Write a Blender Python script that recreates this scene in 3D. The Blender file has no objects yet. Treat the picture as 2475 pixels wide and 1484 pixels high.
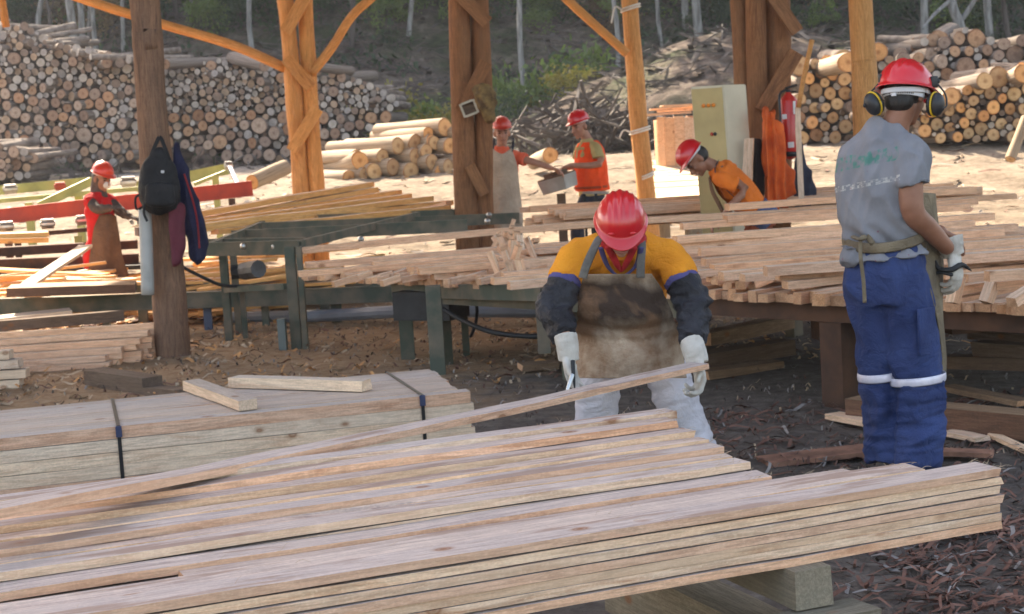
import bpy, bmesh, math, random
from mathutils import Vector, Matrix, noise
V=Vector; R=math.radians; rnd=random.Random(7)
sc=bpy.context.scene; col=sc.collection
# ---------------------------------------------------------------- camera
F=4000.0; CX,CY=1237.5,742.0; PITCH=R(6.05); ROLL=R(3.43); CAMZ=1.6
_f=V((0,math.cos(PITCH),-math.sin(PITCH))); _u0=V((0,math.sin(PITCH),math.cos(PITCH))); _r0=V((1,0,0))
_r=_r0*math.cos(ROLL)-_u0*math.sin(ROLL); _u=_u0*math.cos(ROLL)+_r0*math.sin(ROLL)
CAM=V((0,0,CAMZ))
cd=bpy.data.cameras.new('camera'); cam=bpy.data.objects.new('camera',cd); col.objects.link(cam)
m=Matrix((( _r.x,_u.x,-_f.x),(_r.y,_u.y,-_f.y),(_r.z,_u.z,-_f.z))).to_4x4(); m.translation=CAM
cam.matrix_world=m; cd.sensor_width=36; cd.lens=F/2475*36; cd.clip_end=900; cd.clip_start=.05
cd.dof.use_dof=True; cd.dof.focus_distance=5.0; cd.dof.aperture_fstop=9.0
sc.camera=cam
# ---------------------------------------------------------------- light
SUN_EL=R(40); SUN_AZ=R(-30)   # azimuth from +Y towards +X
SD=V((math.sin(SUN_AZ)*math.cos(SUN_EL),math.cos(SUN_AZ)*math.cos(SUN_EL),math.sin(SUN_EL)))
w=bpy.data.worlds.new('World'); sc.world=w; w.use_nodes=True; nt=w.node_tree
bg=nt.nodes['Background']; sky=nt.nodes.new('ShaderNodeTexSky'); sky.sky_type='NISHITA'; sky.sun_disc=False
sky.sun_elevation=SUN_EL; sky.sun_rotation=SUN_AZ; sky.air_density=1.0; sky.dust_density=2.5; sky.ozone_density=.7
wm=nt.nodes.new('ShaderNodeMix'); wm.data_type='RGBA'; wm.blend_type='MULTIPLY'; wm.inputs[0].default_value=1; wm.inputs[7].default_value=(1.15,1.0,.85,1); nt.links.new(sky.outputs[0],wm.inputs[6]); nt.links.new(wm.outputs[2],bg.inputs[0]); bg.inputs[1].default_value=.15
sl=bpy.data.lights.new('sun','SUN'); sl.energy=5.0; sl.angle=R(.55); sl.color=(1,.87,.68)
so=bpy.data.objects.new('sun',sl); col.objects.link(so); so.rotation_euler=SD.to_track_quat('Z','Y').to_euler()
sc.view_settings.view_transform='Standard'; sc.view_settings.look='None'; sc.view_settings.gamma=1
sc.view_settings.exposure=2.05
# ---------------------------------------------------------------- pixel <-> place
def ray(x,y): return _f+_r*((x-CX)/F)+_u*((CY-y)/F)
def P(x,y,D):
    d=ray(x,y); return CAM+d*(D/d.y)
def PZ(x,y,z):
    d=ray(x,y); return CAM+d*((z-CAMZ)/d.z)
def proj(p):
    q=p-CAM; k=q.dot(_f); return (CX+F*q.dot(_r)/k, CY-F*q.dot(_u)/k)
def n3(x,y,z=0.0): return noise.noise(V((x,y,z)))
# ---------------------------------------------------------------- bookkeeping
def tag(o,label=None,cat=None,group=None,kind=None):
    if label: o['label']=label
    if cat: o['category']=cat
    if group: o['group']=group
    if kind: o['kind']=kind
    return o
def empty(name,loc,label,cat,group=None):
    o=bpy.data.objects.new(name,None); col.objects.link(o); o.location=loc; o.empty_display_size=.1
    return tag(o,label,cat,group)
def link(name,me,mats,parent=None,loc=None):
    o=bpy.data.objects.new(name,me)
    if mats is not None:
        if not isinstance(mats,(list,tuple)): mats=[mats]
        for k in mats: me.materials.append(k)
    col.objects.link(o)
    if parent: o.parent=parent
    if loc is not None: o.location=loc
    return o
def bm2me(bm,name,smooth=False):
    me=bpy.data.meshes.new(name); bmesh.ops.recalc_face_normals(bm,faces=bm.faces); bm.to_mesh(me); bm.free()
    if smooth:
        me.polygons.foreach_set('use_smooth',[True]*len(me.polygons))
    return me
def mk(name,bm,mats,parent=None,smooth=False,loc=None):
    return link(name,bm2me(bm,name,smooth),mats,parent,loc)
# ---------------------------------------------------------------- materials
def newmat(name):
    m=bpy.data.materials.new(name); m.use_nodes=True; n=m.node_tree.nodes; l=m.node_tree.links
    return m,n,l,n['Principled BSDF']
def coords(n,l,scale=(1,1,1),rand=True,src='Object'):
    tc=n.new('ShaderNodeTexCoord'); mp=n.new('ShaderNodeMapping'); mp.inputs['Scale'].default_value=scale
    if rand:
        oi=n.new('ShaderNodeObjectInfo'); mu=n.new('ShaderNodeMath'); mu.operation='MULTIPLY'; mu.inputs[1].default_value=57.0
        l.new(oi.outputs['Random'],mu.inputs[0]); cb=n.new('ShaderNodeCombineXYZ')
        for i in range(3): l.new(mu.outputs[0],cb.inputs[i])
        l.new(cb.outputs[0],mp.inputs['Location'])
    l.new(tc.outputs[src],mp.inputs['Vector']); return mp.outputs[0]
def tex(n,l,vec,scale,detail=4,rough=.55,dist=0):
    t=n.new('ShaderNodeTexNoise'); t.inputs['Scale'].default_value=scale; t.inputs['Detail'].default_value=detail
    t.inputs['Roughness'].default_value=rough; t.inputs['Distortion'].default_value=dist; l.new(vec,t.inputs['Vector']); return t.outputs['Fac']
def ramp(n,l,fac,stops):
    r=n.new('ShaderNodeValToRGB'); e=r.color_ramp.elements
    e.remove(e[1])
    for i,(p,c) in enumerate(stops):
        q=e[0] if i==0 else e.new(p)
        q.position=p; q.color=(*c,1) if len(c)==3 else c
    l.new(fac,r.inputs[0]); return r.outputs[0]
def mix(n,l,fac,a,b,mode='MIX'):
    x=n.new('ShaderNodeMix'); x.data_type='RGBA'; x.blend_type=mode
    if isinstance(fac,(int,float)): x.inputs[0].default_value=fac
    else: l.new(fac,x.inputs[0])
    for i,c in ((6,a),(7,b)):
        if isinstance(c,(tuple,list)): x.inputs[i].default_value=(*c,1)
        else: l.new(c,x.inputs[i])
    return x.outputs[2]
def math_(n,l,op,a,b=0.0):
    x=n.new('ShaderNodeMath'); x.operation=op
    for i,c in ((0,a),(1,b)):
        if isinstance(c,(int,float)): x.inputs[i].default_value=c
        else: l.new(c,x.inputs[i])
    return x.outputs[0]
def bump(n,l,h,b,strength=.4,dist=.01):
    x=n.new('ShaderNodeBump'); x.inputs['Strength'].default_value=strength; x.inputs['Distance'].default_value=dist
    l.new(h,x.inputs['Height']); l.new(x.outputs[0],b.inputs['Normal'])
def M(name,c1,c2=None,scale=6,rough=.7,metal=0,bs=.3,bd=.01,bscale=None,stretch=(1,1,1),detail=5,coat=0,spread=(.35,.65),spec=.4):
    m,n,l,b=newmat(name); c2=c2 or tuple(x*.75 for x in c1)
    v=coords(n,l,stretch); t=tex(n,l,v,scale,detail)
    l.new(ramp(n,l,t,[(spread[0],c2),(spread[1],c1)]),b.inputs['Base Color'])
    b.inputs['Roughness'].default_value=rough; b.inputs['Metallic'].default_value=metal; b.inputs['Specular IOR Level'].default_value=spec
    if coat: b.inputs['Coat Weight'].default_value=coat; b.inputs['Coat Roughness'].default_value=.15
    if bs: bump(n,l,tex(n,l,v,bscale or scale*4,6,.6),b,bs,bd)
    return m
def wood(name,light,mid,dark,grain=1.0,knots=True,rough=.75,grey=0.0,stain=None):
    """sawn timber: long axis = local X"""
    m,n,l,b=newmat(name)
    v=coords(n,l,(1.0,9*grain,9*grain)); g=tex(n,l,v,2.2,8,.68,1.6)
    vf=coords(n,l,(4.5,62,62)); fine=tex(n,l,vf,2.0,5,.65); fuzz=tex(n,l,coords(n,l,(60,110,110)),1.6,3,.7)
    vb=coords(n,l,(1,4,4)); big=tex(n,l,vb,1.1,3,.5)
    c=ramp(n,l,g,[(.3,dark),(.45,mid),(.6,light),(.75,mid)])
    c=mix(n,l,math_(n,l,'MULTIPLY',ramp(n,l,fine,[(.44,(0,0,0)),(.6,(1,1,1))]),.6),c,tuple(x*.52 for x in mid))
    c=mix(n,l,math_(n,l,'MULTIPLY',ramp(n,l,fuzz,[(.4,(1,1,1)),(.54,(0,0,0))]),.2),c,tuple(x*.55 for x in mid))
    c=mix(n,l,math_(n,l,'MULTIPLY',ramp(n,l,fuzz,[(.55,(0,0,0)),(.68,(1,1,1))]),.3),c,tuple(min(1,x*1.3) for x in light))
    saw=tex(n,l,coords(n,l,(70,2,2)),1.0,2,.5); c=mix(n,l,math_(n,l,'MULTIPLY',ramp(n,l,saw,[(.52,(0,0,0)),(.7,(1,1,1))]),.1),c,tuple(min(1,x*1.25) for x in light))
    oi=n.new('ShaderNodeObjectInfo')
    tint=ramp(n,l,oi.outputs['Random'],[(0,(.82,.74,.68)),(.2,(1.05,.92,.8)),(.4,(.9,.9,.93)),(.6,(1.12,1.03,.93)),(.8,(.86,.85,.88)),(1,(1.08,.95,.84))])
    c=mix(n,l,1.0,c,tint,'MULTIPLY')
    c=mix(n,l,ramp(n,l,big,[(.4,(0,0,0)),(.7,(.5,.5,.5))]),c,tuple(x*.8 for x in mid))
    if grey: c=mix(n,l,math_(n,l,'MULTIPLY',ramp(n,l,big,[(.2,(1,1,1)),(.8,(.35,.35,.35))]),grey),c,(.36,.325,.335))
    if stain:
        vs=coords(n,l,(1.2,7,7)); s=tex(n,l,vs,1.6,4,.6)
        c=mix(n,l,ramp(n,l,s,[(.54,(0,0,0)),(.62,(.8,.8,.8))]),c,stain)
    if knots:
        vk=coords(n,l,(5.5,9,9)); vo=n.new('ShaderNodeTexVoronoi'); vo.inputs['Scale'].default_value=1.0; l.new(vk,vo.inputs['Vector'])
        kf=ramp(n,l,math_(n,l,'ADD',vo.outputs['Distance'],math_(n,l,'MULTIPLY',fine,.05)),[(.06,(1,1,1)),(.1,(.55,.55,.55)),(.13,(.85,.85,.85)),(.17,(.3,.3,.3)),(.24,(0,0,0))]); sc_=n.new('ShaderNodeSeparateColor'); l.new(vo.outputs['Color'],sc_.inputs[0]); kf=math_(n,l,'MULTIPLY',kf,math_(n,l,'GREATER_THAN',sc_.outputs[0],.62))
        c=mix(n,l,kf,c,(.24,.1,.04))
    l.new(c,b.inputs['Base Color']); b.inputs['Roughness'].default_value=rough; b.inputs['Specular IOR Level'].default_value=.3
    h=math_(n,l,'ADD',g,math_(n,l,'MULTIPLY',fine,.8)); bump(n,l,math_(n,l,'ADD',h,math_(n,l,'MULTIPLY',fuzz,.5)),b,.5,.004)
    return m
W_FACE=wood('rough_sawn_face',(.8,.66,.54),(.6,.48,.4),(.24,.16,.115),grey=.42,stain=(.3,.2,.15),grain=1.6)
W_EDGE=wood('sawn_edge',(.9,.7,.51),(.79,.56,.38),(.45,.23,.12))
W_PALE=wood('pale_planed_wood',(.82,.68,.52),(.74,.58,.43),(.52,.32,.2),grain=.8)
W_PALET=wood('pale_planed_top',(.7,.6,.5),(.62,.52,.42),(.5,.38,.28),grain=.9,grey=.3)
W_END=wood('end_grain',(.7,.46,.29),(.6,.36,.21),(.42,.22,.12),knots=False)
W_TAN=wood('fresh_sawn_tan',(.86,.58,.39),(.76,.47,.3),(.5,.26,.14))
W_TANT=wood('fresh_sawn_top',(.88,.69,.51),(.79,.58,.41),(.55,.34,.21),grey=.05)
W_ORG=wood('sun_tinted_wood',(.9,.55,.22),(.8,.44,.15),(.5,.24,.08))  # warm sunlight is mixed into this board colour
W_OLD=wood('weathered_timber',(.2,.15,.11),(.15,.105,.075),(.09,.06,.045),rough=.9)
W_GREY=wood('grey_weathered_block',(.3,.28,.22),(.24,.22,.17),(.15,.14,.1),rough=.9)
W_SLAB=wood('bark_slab',(.33,.24,.16),(.24,.16,.1),(.14,.085,.05),rough=.9)
# ---------------------------------------------------------------- terrain
def sst(a,b,x):
    t=min(1,max(0,(x-a)/(b-a))); return t*t*(3-2*t)
def gz(x,y):
    """level of the shed floor and the yard behind it"""
    z=1.02*sst(21,32.5,y)+.12*sst(32,42,y)
    if y>55: z-=1.2*sst(55,75,y)
    amp=.028 if y<22 else .05
    z+=amp*n3(x*.9,y*.9,1.3)+amp*.6*n3(x*2.7,y*2.7,5)+.012*n3(x*9,y*9,2)
    return z
def hz(x,y):
    """the hillside"""
    toe=43+3*n3(x*.06,.3)
    z=.9+8.2*sst(0,1,(y-toe)/26)+1.0*sst(66,85,y)+.7*n3(x*.25,y*.25,4)+.35*n3(x*.8,y*.8,9)+.12*n3(x*2.6,y*2.6,9)
    # the dozed earth mound in the middle
    d=((x-6.2)/6.0)**2+((y-41)/6.0)**2
    z=max(z,.6+3.1*math.exp(-d*1.0)+.25*n3(x*.8,y*.8,3)+.1*n3(x*2.5,y*2.5,3)) if d<4 else z
    return z
def lin(a,b,n): return [a+(b-a)*i/n for i in range(n+1)]
def sheet(name,xs,ys,fz,mat,label=None):
    me=bpy.data.meshes.new(name); vs=[(x,y,fz(x,y)) for y in ys for x in xs]; nx=len(xs)
    fs=[(j*nx+i,j*nx+i+1,(j+1)*nx+i+1,(j+1)*nx+i) for j in range(len(ys)-1) for i in range(nx-1)]
    me.from_pydata(vs,[],fs); me.polygons.foreach_set('use_smooth',[True]*len(fs))
    o=link(name,me,mat); o['kind']='structure'; return o
def ground_mat():
    m,n,l,b=newmat('yard_earth'); v=coords(n,l,rand=False)
    sx=n.new('ShaderNodeSeparateXYZ'); l.new(v,sx.inputs[0])
    a=tex(n,l,v,1.1,7,.65); f=tex(n,l,v,9,8,.7); g=tex(n,l,v,45,4,.7)
    dark=ramp(n,l,f,[(.3,(.07,.058,.05)),(.5,(.13,.11,.095)),(.7,(.21,.185,.16))])
    saw=ramp(n,l,f,[(.3,(.3,.17,.085)),(.5,(.42,.27,.15)),(.68,(.52,.37,.23))])
    yard=ramp(n,l,math_(n,l,'ADD',math_(n,l,'MULTIPLY',f,.5),math_(n,l,'MULTIPLY',a,.5)),[(.4,(.11,.085,.06)),(.49,(.21,.165,.12)),(.6,(.32,.26,.195))])
    # sawdust lies around the machines, between y=8.5 and y=22
    k=math_(n,l,'MULTIPLY',math_(n,l,'SUBTRACT',sx.outputs[1],9.0),.3); 
    k=math_(n,l,'SUBTRACT',k,math_(n,l,'MULTIPLY',math_(n,l,'ADD',sx.outputs[0],.2),.5))
    k=math_(n,l,'ADD',math_(n,l,'MULTIPLY',math_(n,l,'SUBTRACT',a,.5),4.0),k)
    ks=ramp(n,l,k,[(.0,(0,0,0)),(1.0,(1,1,1))]); c=mix(n,l,math_(n,l,'MULTIPLY',ks,.85),dark,saw)
    ky=ramp(n,l,math_(n,l,'MULTIPLY',math_(n,l,'SUBTRACT',sx.outputs[1],19.5),.3),[(0,(0,0,0)),(1,(1,1,1))])
    c=mix(n,l,ky,c,yard); c=mix(n,l,math_(n,l,'MULTIPLY',g,.35),c,(.1,.075,.055))
    kf=ramp(n,l,math_(n,l,'MULTIPLY',math_(n,l,'SUBTRACT',sx.outputs[1],33.0),.2),[(0,(0,0,0)),(1,(1,1,1))])
    c=mix(n,l,kf,c,ramp(n,l,f,[(.3,(.15,.13,.11)),(.7,(.3,.26,.22))]))
    l.new(c,b.inputs['Base Color']); b.inputs['Roughness'].default_value=.95; b.inputs['Specular IOR Level'].default_value=.15
    bump(n,l,math_(n,l,'ADD',f,math_(n,l,'MULTIPLY',g,.5)),b,.9,.03); return m
def hill_mat():
    m,n,l,b=newmat('hill_earth'); v=coords(n,l,rand=False); a=tex(n,l,v,.35,6,.6); f=tex(n,l,v,3,8,.7)
    c=ramp(n,l,f,[(.32,(.05,.036,.028)),(.5,(.125,.095,.075)),(.7,(.24,.19,.15))])
    gr=ramp(n,l,f,[(.3,(.014,.022,.01)),(.7,(.06,.075,.03))])
    c=mix(n,l,ramp(n,l,a,[(.44,(0,0,0)),(.58,(.85,.85,.85))]),c,gr)
    l.new(c,b.inputs['Base Color']); b.inputs['Roughness'].default_value=.95; b.inputs['Specular IOR Level'].default_value=.1
    bump(n,l,f,b,1,.15); return m
GM=ground_mat(); HM=hill_mat()
sheet('ground',lin(-120,-12,14)+lin(-10,10,150)+lin(12,120,14),lin(-40,1,8)+lin(1.8,16,120)+lin(16.3,46,80)+lin(50,400,16),gz,GM)
sheet('hillside',lin(-130,-42,10)+lin(-40,40,150)+lin(44,130,10),lin(33,75,100)+lin(80,130,6),lambda x,y:hz(x,y)-6.0*(1-sst(33,36.5,y)) ,HM)
# ---------------------------------------------------------------- shape helpers
def frame(t,ref):
    t=t.normalized(); s=ref-t*ref.dot(t)
    if s.length<1e-4: s=V((1,0,0)) if abs(t.x)<.9 else V((0,1,0)); s=s-t*s.dot(t)
    s.normalize(); return s,t.cross(s).normalized()
def crm(a,b,c,d,t): return .5*((2*b)+(c-a)*t+(2*a-5*b+4*c-d)*t*t+(3*b-a-3*c+d)*t**3)
def sweep(bm,pts,rad,ref=V((1,0,0)),seg=12,cap='round',sub=3,wob=0,mi=0,capmi=None,seed=0):
    """closed tapered tube along pts; rad = radius or (side, other) per point"""
    pts=[V(p) for p in pts]; rad=[(r,r) if isinstance(r,(int,float)) else r for r in rad]
    if len(rad)==1: rad=rad*len(pts)
    if sub>1 and len(pts)>2:
        q=[];rr=[]
        for i in range(len(pts)-1):
            a=pts[max(0,i-1)];b=pts[i];c=pts[i+1];d=pts[min(len(pts)-1,i+2)]
            ra=rad[max(0,i-1)];rb=rad[i];rc=rad[i+1];rd=rad[min(len(pts)-1,i+2)]
            for k in range(sub):
                t=k/sub; q.append(crm(a,b,c,d,t)); rr.append(tuple(crm(ra[j],rb[j],rc[j],rd[j],t) for j in (0,1)))
        q.append(pts[-1]); rr.append(rad[-1]); pts,rad=q,rr
    rings=[]
    def ring(c,s,o,a,b):
        vs=[]
        for k in range(seg):
            an=2*math.pi*k/seg; f=1
            if wob: f=1+wob*n3(c.x*2+math.cos(an)*1.5+seed,c.y*2+math.sin(an)*1.5,c.z*2)
            vs.append(bm.verts.new(c+s*(math.cos(an)*a*f)+o*(math.sin(an)*b*f)))
        rings.append(vs)
    n=len(pts); fr=[]
    for i in range(n):
        t=(pts[min(n-1,i+1)]-pts[max(0,i-1)]); fr.append((t.normalized(),)+frame(t,ref))
    if cap=='round':
        t,s,o=fr[0]; a,b=rad[0]; m_=min(a,b)
        for g in (80,50,22): ring(pts[0]-t*m_*math.sin(R(g)),s,o,a*math.cos(R(g)),b*math.cos(R(g)))
    for i in range(n): ring(pts[i],fr[i][1],fr[i][2],*rad[i])
    if cap=='round':
        t,s,o=fr[-1]; a,b=rad[-1]; m_=min(a,b)
        for g in (22,50,80): ring(pts[-1]+t*m_*math.sin(R(g)),s,o,a*math.cos(R(g)),b*math.cos(R(g)))
    for a,b in zip(rings,rings[1:]):
        for k in range(seg):
            f=bm.faces.new((a[k],a[(k+1)%seg],b[(k+1)%seg],b[k])); f.material_index=mi
    f=bm.faces.new(rings[0][::-1]); f.material_index=mi if capmi is None else capmi
    f=bm.faces.new(rings[-1]); f.material_index=mi if capmi is None else capmi
def blob(bm,c,r,basis=None,seg=14,rings=9,mi=0):
    B=basis or (V((1,0,0)),V((0,1,0)),V((0,0,1))); c=V(c)
    top=bm.verts.new(c+B[2]*r[2]); bot=bm.verts.new(c-B[2]*r[2]); rs=[]
    for i in range(1,rings):
        ph=math.pi*i/rings; vs=[]
        for k in range(seg):
            th=2*math.pi*k/seg; vs.append(bm.verts.new(c+B[0]*(r[0]*math.sin(ph)*math.cos(th))+B[1]*(r[1]*math.sin(ph)*math.sin(th))+B[2]*(r[2]*math.cos(ph))))
        rs.append(vs)
    for k in range(seg):
        f=bm.faces.new((top,rs[0][k],rs[0][(k+1)%seg])); f.material_index=mi
        f=bm.faces.new((bot,rs[-1][(k+1)%seg],rs[-1][k])); f.material_index=mi
    for a,b in zip(rs,rs[1:]):
        for k in range(seg):
            f=bm.faces.new((a[k],b[k],b[(k+1)%seg],a[(k+1)%seg])); f.material_index=mi
def obox(bm,c,ax,half,mi=0,bev=0,taper=1):
    """box with axes ax (3 unit vectors), half sizes"""
    c=V(c); vs=[]
    for sx in (-1,1):
        for sy in (-1,1):
            for sz in (-1,1):
                k=taper if sz>0 else 1
                vs.append(bm.verts.new(c+ax[0]*sx*half[0]*k+ax[1]*sy*half[1]*k+ax[2]*sz*half[2]))
    fs=[]
    for q in ((0,1,3,2),(4,6,7,5),(0,4,5,1),(2,3,7,6),(0,2,6,4),(1,5,7,3)):
        f=bm.faces.new([vs[i] for i in q]); f.material_index=mi; fs.append(f)
    if bev:
        bmesh.ops.bevel(bm,geom=list({e for f in fs for e in f.edges}),offset=bev,segments=2,affect='EDGES',profile=.6)
def bar(bm,a,b,w_,h_,up=V((0,0,1)),mi=0,bev=0):
    """box beam from a to b, width w_ sideways, height h_ upwards"""
    a=V(a);b=V(b); x=(b-a); L=x.length; x.normalize(); y=up.cross(x)
    if y.length<1e-3: y=V((0,1,0)).cross(x)
    y.normalize(); z=x.cross(y); obox(bm,(a+b)/2,(x,y,z),(L/2,w_/2,h_/2),mi,bev)
def cbeam(bm,a,b,w_,h_,up=V((0,0,1)),t=.008,mi=0):
    """channel section: web plus two flanges"""
    a=V(a);b=V(b); x=(b-a).normalized(); y=up.cross(x).normalized(); z=x.cross(y)
    bar(bm,a,b,t,h_,up,mi); bar(bm,a+z*(h_/2)+y*w_*.3,b+z*(h_/2)+y*w_*.3,w_,t*1.6,up,mi); bar(bm,a-z*(h_/2)+y*w_*.3,b-z*(h_/2)+y*w_*.3,w_,t*1.6,up,mi)
def plank(name,a,b,wd,th,mats,up=V((0,0,1)),bow=0,wob=.0015,seg=None,parent=None,wane=0,side=0):
    """one sawn board whose long axis runs from a to b (centre line)"""
    a=V(a);b=V(b); x=b-a; L=x.length; x.normalize(); y=up.cross(x).normalized(); z=x.cross(y)
    n=seg or max(2,int(L/.22)); bm=bmesh.new(); rs=[]; s=rnd.random()*99
    for i in range(n+1):
        u=-L/2+L*i/n; t=i/n; bz=bow*math.sin(math.pi*t)+wob*2*n3(u*1.3,s); by=side*math.sin(math.pi*t)+wob*3*n3(u*.9,s,7)
        vs=[]
        for sy,sz in ((-1,-1),(1,-1),(1,1),(-1,1)):
            wn=wane*max(0,n3(u*2.2,s,3+sy))*2 if sz>0 and sy<0 else 0
            vs.append(bm.verts.new((u+(wob*2*rnd.uniform(-1,1) if i in(0,n) else 0),by+sy*wd/2+wob*n3(u*6,s+sy*3,sz)+wn,bz+sz*th/2+wob*n3(u*5,s+9,sy*2+sz)-wn*.3)))
        rs.append(vs)
    for p,q in zip(rs,rs[1:]):
        for k,mi in ((0,0),(1,1),(2,0),(3,1)):
            f=bm.faces.new((p[k],p[(k+1)%4],q[(k+1)%4],q[k])); f.material_index=mi
    for f in (bm.faces.new(rs[0][::-1]),bm.faces.new(rs[-1])): f.material_index=2
    me=bm2me(bm,name); o=link(name,me,mats,parent)
    c=(a+b)/2
    mw=Matrix(((x.x,y.x,z.x,c.x),(x.y,y.y,z.y,c.y),(x.z,y.z,z.z,c.z),(0,0,0,1)))
    if parent: mw=Matrix.Translation(-V(parent.location))@mw
    o.matrix_local=mw; return o
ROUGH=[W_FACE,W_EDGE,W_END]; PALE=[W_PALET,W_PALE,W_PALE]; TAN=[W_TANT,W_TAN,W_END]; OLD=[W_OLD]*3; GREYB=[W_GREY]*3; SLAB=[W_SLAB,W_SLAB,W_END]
# ---------------------------------------------------------------- shed: roof, posts, braces
M_ROOF=M('rusty_roof_sheet',(.2,.17,.15),(.12,.08,.06),3,.6,.3)
POST_O=wood('orange_bounce_pole',(.74,.4,.15),(.6,.29,.09),(.32,.14,.05),knots=False,rough=.7)  # orange light bounced off the sunny yard is put into the pole colour
POST_B=wood('brown_old_pole',(.33,.17,.085),(.24,.12,.06),(.09,.05,.035),knots=False,rough=.85)
POST_G=wood('grey_brown_pole',(.26,.155,.1),(.18,.11,.075),(.065,.045,.037),knots=False,rough=.9)
def roof(name,x0,x1,y0,y1,z,label):
    bm=bmesh.new(); n=int((x1-x0)/.09); a=[];b=[]
    for i in range(n+1):
        x=x0+(x1-x0)*i/n; dz=.02*math.sin(i*math.pi/2)
        a.append((bm.verts.new((x,y0,z+dz)),bm.verts.new((x,y0,z+dz+.004)))); b.append((bm.verts.new((x,y1,z+dz+.25)),bm.verts.new((x,y1,z+dz+.254))))
    for i in range(n):
        bm.faces.new((a[i][0],a[i+1][0],b[i+1][0],b[i][0])); bm.faces.new((a[i][1],b[i][1],b[i+1][1],a[i+1][1]))
    r=empty(name,V(((x0+x1)/2,y0,z)),label,'roof')
    o=mk('roof_sheet',bm,M_ROOF,r); o.location=-V(r.location)
    bm=bmesh.new()
    for y in lin(y0+.3,y1-.3,int((y1-y0)/1.6)): 
        zz=z-.07+.25*(y-y0)/(y1-y0); bar(bm,(x0,y,zz),(x1,y,zz),.05,.1)
    o=mk('purlins',bm,POST_B,r); o.location=-V(r.location)
roof('shed_roof',-18.2,10.8,8.5,21.1,7.5,'corrugated roof of the open saw shed above the board tables')
roof('shed_roof',-7.9,10.8,21.15,27.3,7.85,'corrugated roof of the rear bay of the saw shed above the sawyers')
def pole(name,pts,D,wpx,mat,label,cat,group=None,down=True,upto=7.55,parent=None,ell=1.0,wob=.12,D2=None,downz=-.1):
    q=[P(x,y,D+((D2-D)*i/(len(pts)-1) if D2 else 0)) for i,(x,y) in enumerate(pts)]; r=wpx*D/F/2
    if down:
        d=(q[0]-q[1]).normalized(); q.insert(0,q[0]+d*((downz-q[0].z)/d.z)) if d.z<-.05 else 0
    if upto:
        d=(q[-1]-q[-2]).normalized(); q.append(q[-1]+d*((upto-q[-1].z)/d.z))
    base=q[0] if not parent else V(parent.location); bm=bmesh.new(); n=len(q)
    # local x along the pole so the grain runs its length
    x=(q[-1]-q[0]).normalized(); y,z=frame(x,V((0,-1,0))); c=q[0]
    loc=[V(((p-c).dot(x),(p-c).dot(y),(p-c).dot(z))) for p in q]
    sweep(bm,loc,[(r*(1.08-.16*i/(n-1)),r*ell*(1.08-.16*i/(n-1))) for i in range(n)],V((0,1,0)),18,'flat',8,wob,seed=rnd.random()*50)
    o=mk(name,bm,mat,parent,True); mw=Matrix(((x.x,y.x,z.x,c.x),(x.y,y.y,z.y,c.y),(x.z,y.z,z.z,c.z),(0,0,0,1)))
    if parent: mw=Matrix.Translation(-V(parent.location))@mw
    o.matrix_local=mw
    if not parent: tag(o,label,cat,group)
    return o
G='round timber posts holding up the shed'
pole('post',[(417,868),(402,640),(388,480),(372,330),(355,80),(350,0)],12.9,76,POST_G,'nearest shed post, grey brown and leaning, with a black backpack hung on it','post',G,wob=.18,downz=-.05)
pole('post',[(1562,470),(1548,330),(1533,150),(1522,0)],20.5,43,POST_O,'single peeled pole tied round with white cord behind the stooping worker','post',G)
pole('post',[(2095,330),(2088,160),(2080,0)],15.5,60,POST_O,'orange round post right behind the standing worker in the grey shirt','post',G,wob=.06)
def double(label,loc,poles,D,mat,pieces,cat='post'):
    r=empty('double_post',loc,label,cat,G)
    for pts,wp,dd in poles: pole('pole',pts,D+dd,wp,mat,'','',parent=r,wob=.14)
    for (a,b,wd,th) in pieces:
        A=P(a[0],a[1],D-.17);B=P(b[0],b[1],D-.17); plank('cleat',A,B,th,wd,[mat]*3,V((0,0,1)) ,parent=r)
    return r
double('twin orange pole post with nailed cleats that two thin braces spring from',P(735,672,20),[([(728,470),(712,250),(690,0)],40,0),([(765,470),(750,250),(738,0)],38,.06)],20,POST_O,
 [((690,78),(738,-8),.15,.05),((692,140),(752,212),.15,.05),((705,365),(768,262),.15,.05)])
p3=double('brown twin pole post carrying a small tilted socket box',P(1140,620,18),[([(1128,520),(1118,260),(1110,0)],54,0),([(1170,520),(1168,260),(1158,0)],46,.05)],18,POST_B,
 [((1115,268),(1175,150),.14,.05),((1095,-30),(1178,55),.14,.05),((1135,400),(1172,470),.12,.05)])
double('brown cluster of upright poles behind the grey electric cabinet',P(1850,640,16),[([(1815,480),(1800,250),(1785,0)],44,.15),([(1838,480),(1832,250),(1826,0)],50,0),([(1880,480),(1884,250),(1880,0)],62,.1)],16,POST_B,
 [((1925,125),(1842,268),.14,.05),((1868,-10),(1928,78),.12,.05)])
def brace(pts,D,wpx,label):
    q=[P(x,y,D) for x,y in pts]; c=q[0]; x=(q[-1]-q[0]).normalized(); y,z=frame(x,V((0,-1,0)))
    loc=[V(((p-c).dot(x),(p-c).dot(y),(p-c).dot(z))) for p in q]; r=wpx*D/F/2; bm=bmesh.new()
    sweep(bm,loc,[(r*.8,r)],V((0,1,0)),10,'flat',4,.06); o=mk('brace',bm,POST_O,None,True)
    o.matrix_local=Matrix(((x.x,y.x,z.x,c.x),(x.y,y.y,z.y,c.y),(x.z,y.z,z.z,c.z),(0,0,0,1))); tag(o,label,'brace','thin diagonal braces of the shed')
brace([(692,166),(560,108),(380,55),(215,2),(40,-62),(-150,-140)],20,24,'long thin bent pole sloping down from the upper left into the twin post')
brace([(752,178),(800,118),(850,40),(905,-12),(1010,-120)],20,22,'short brace rising to the right from the twin orange post')
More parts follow.
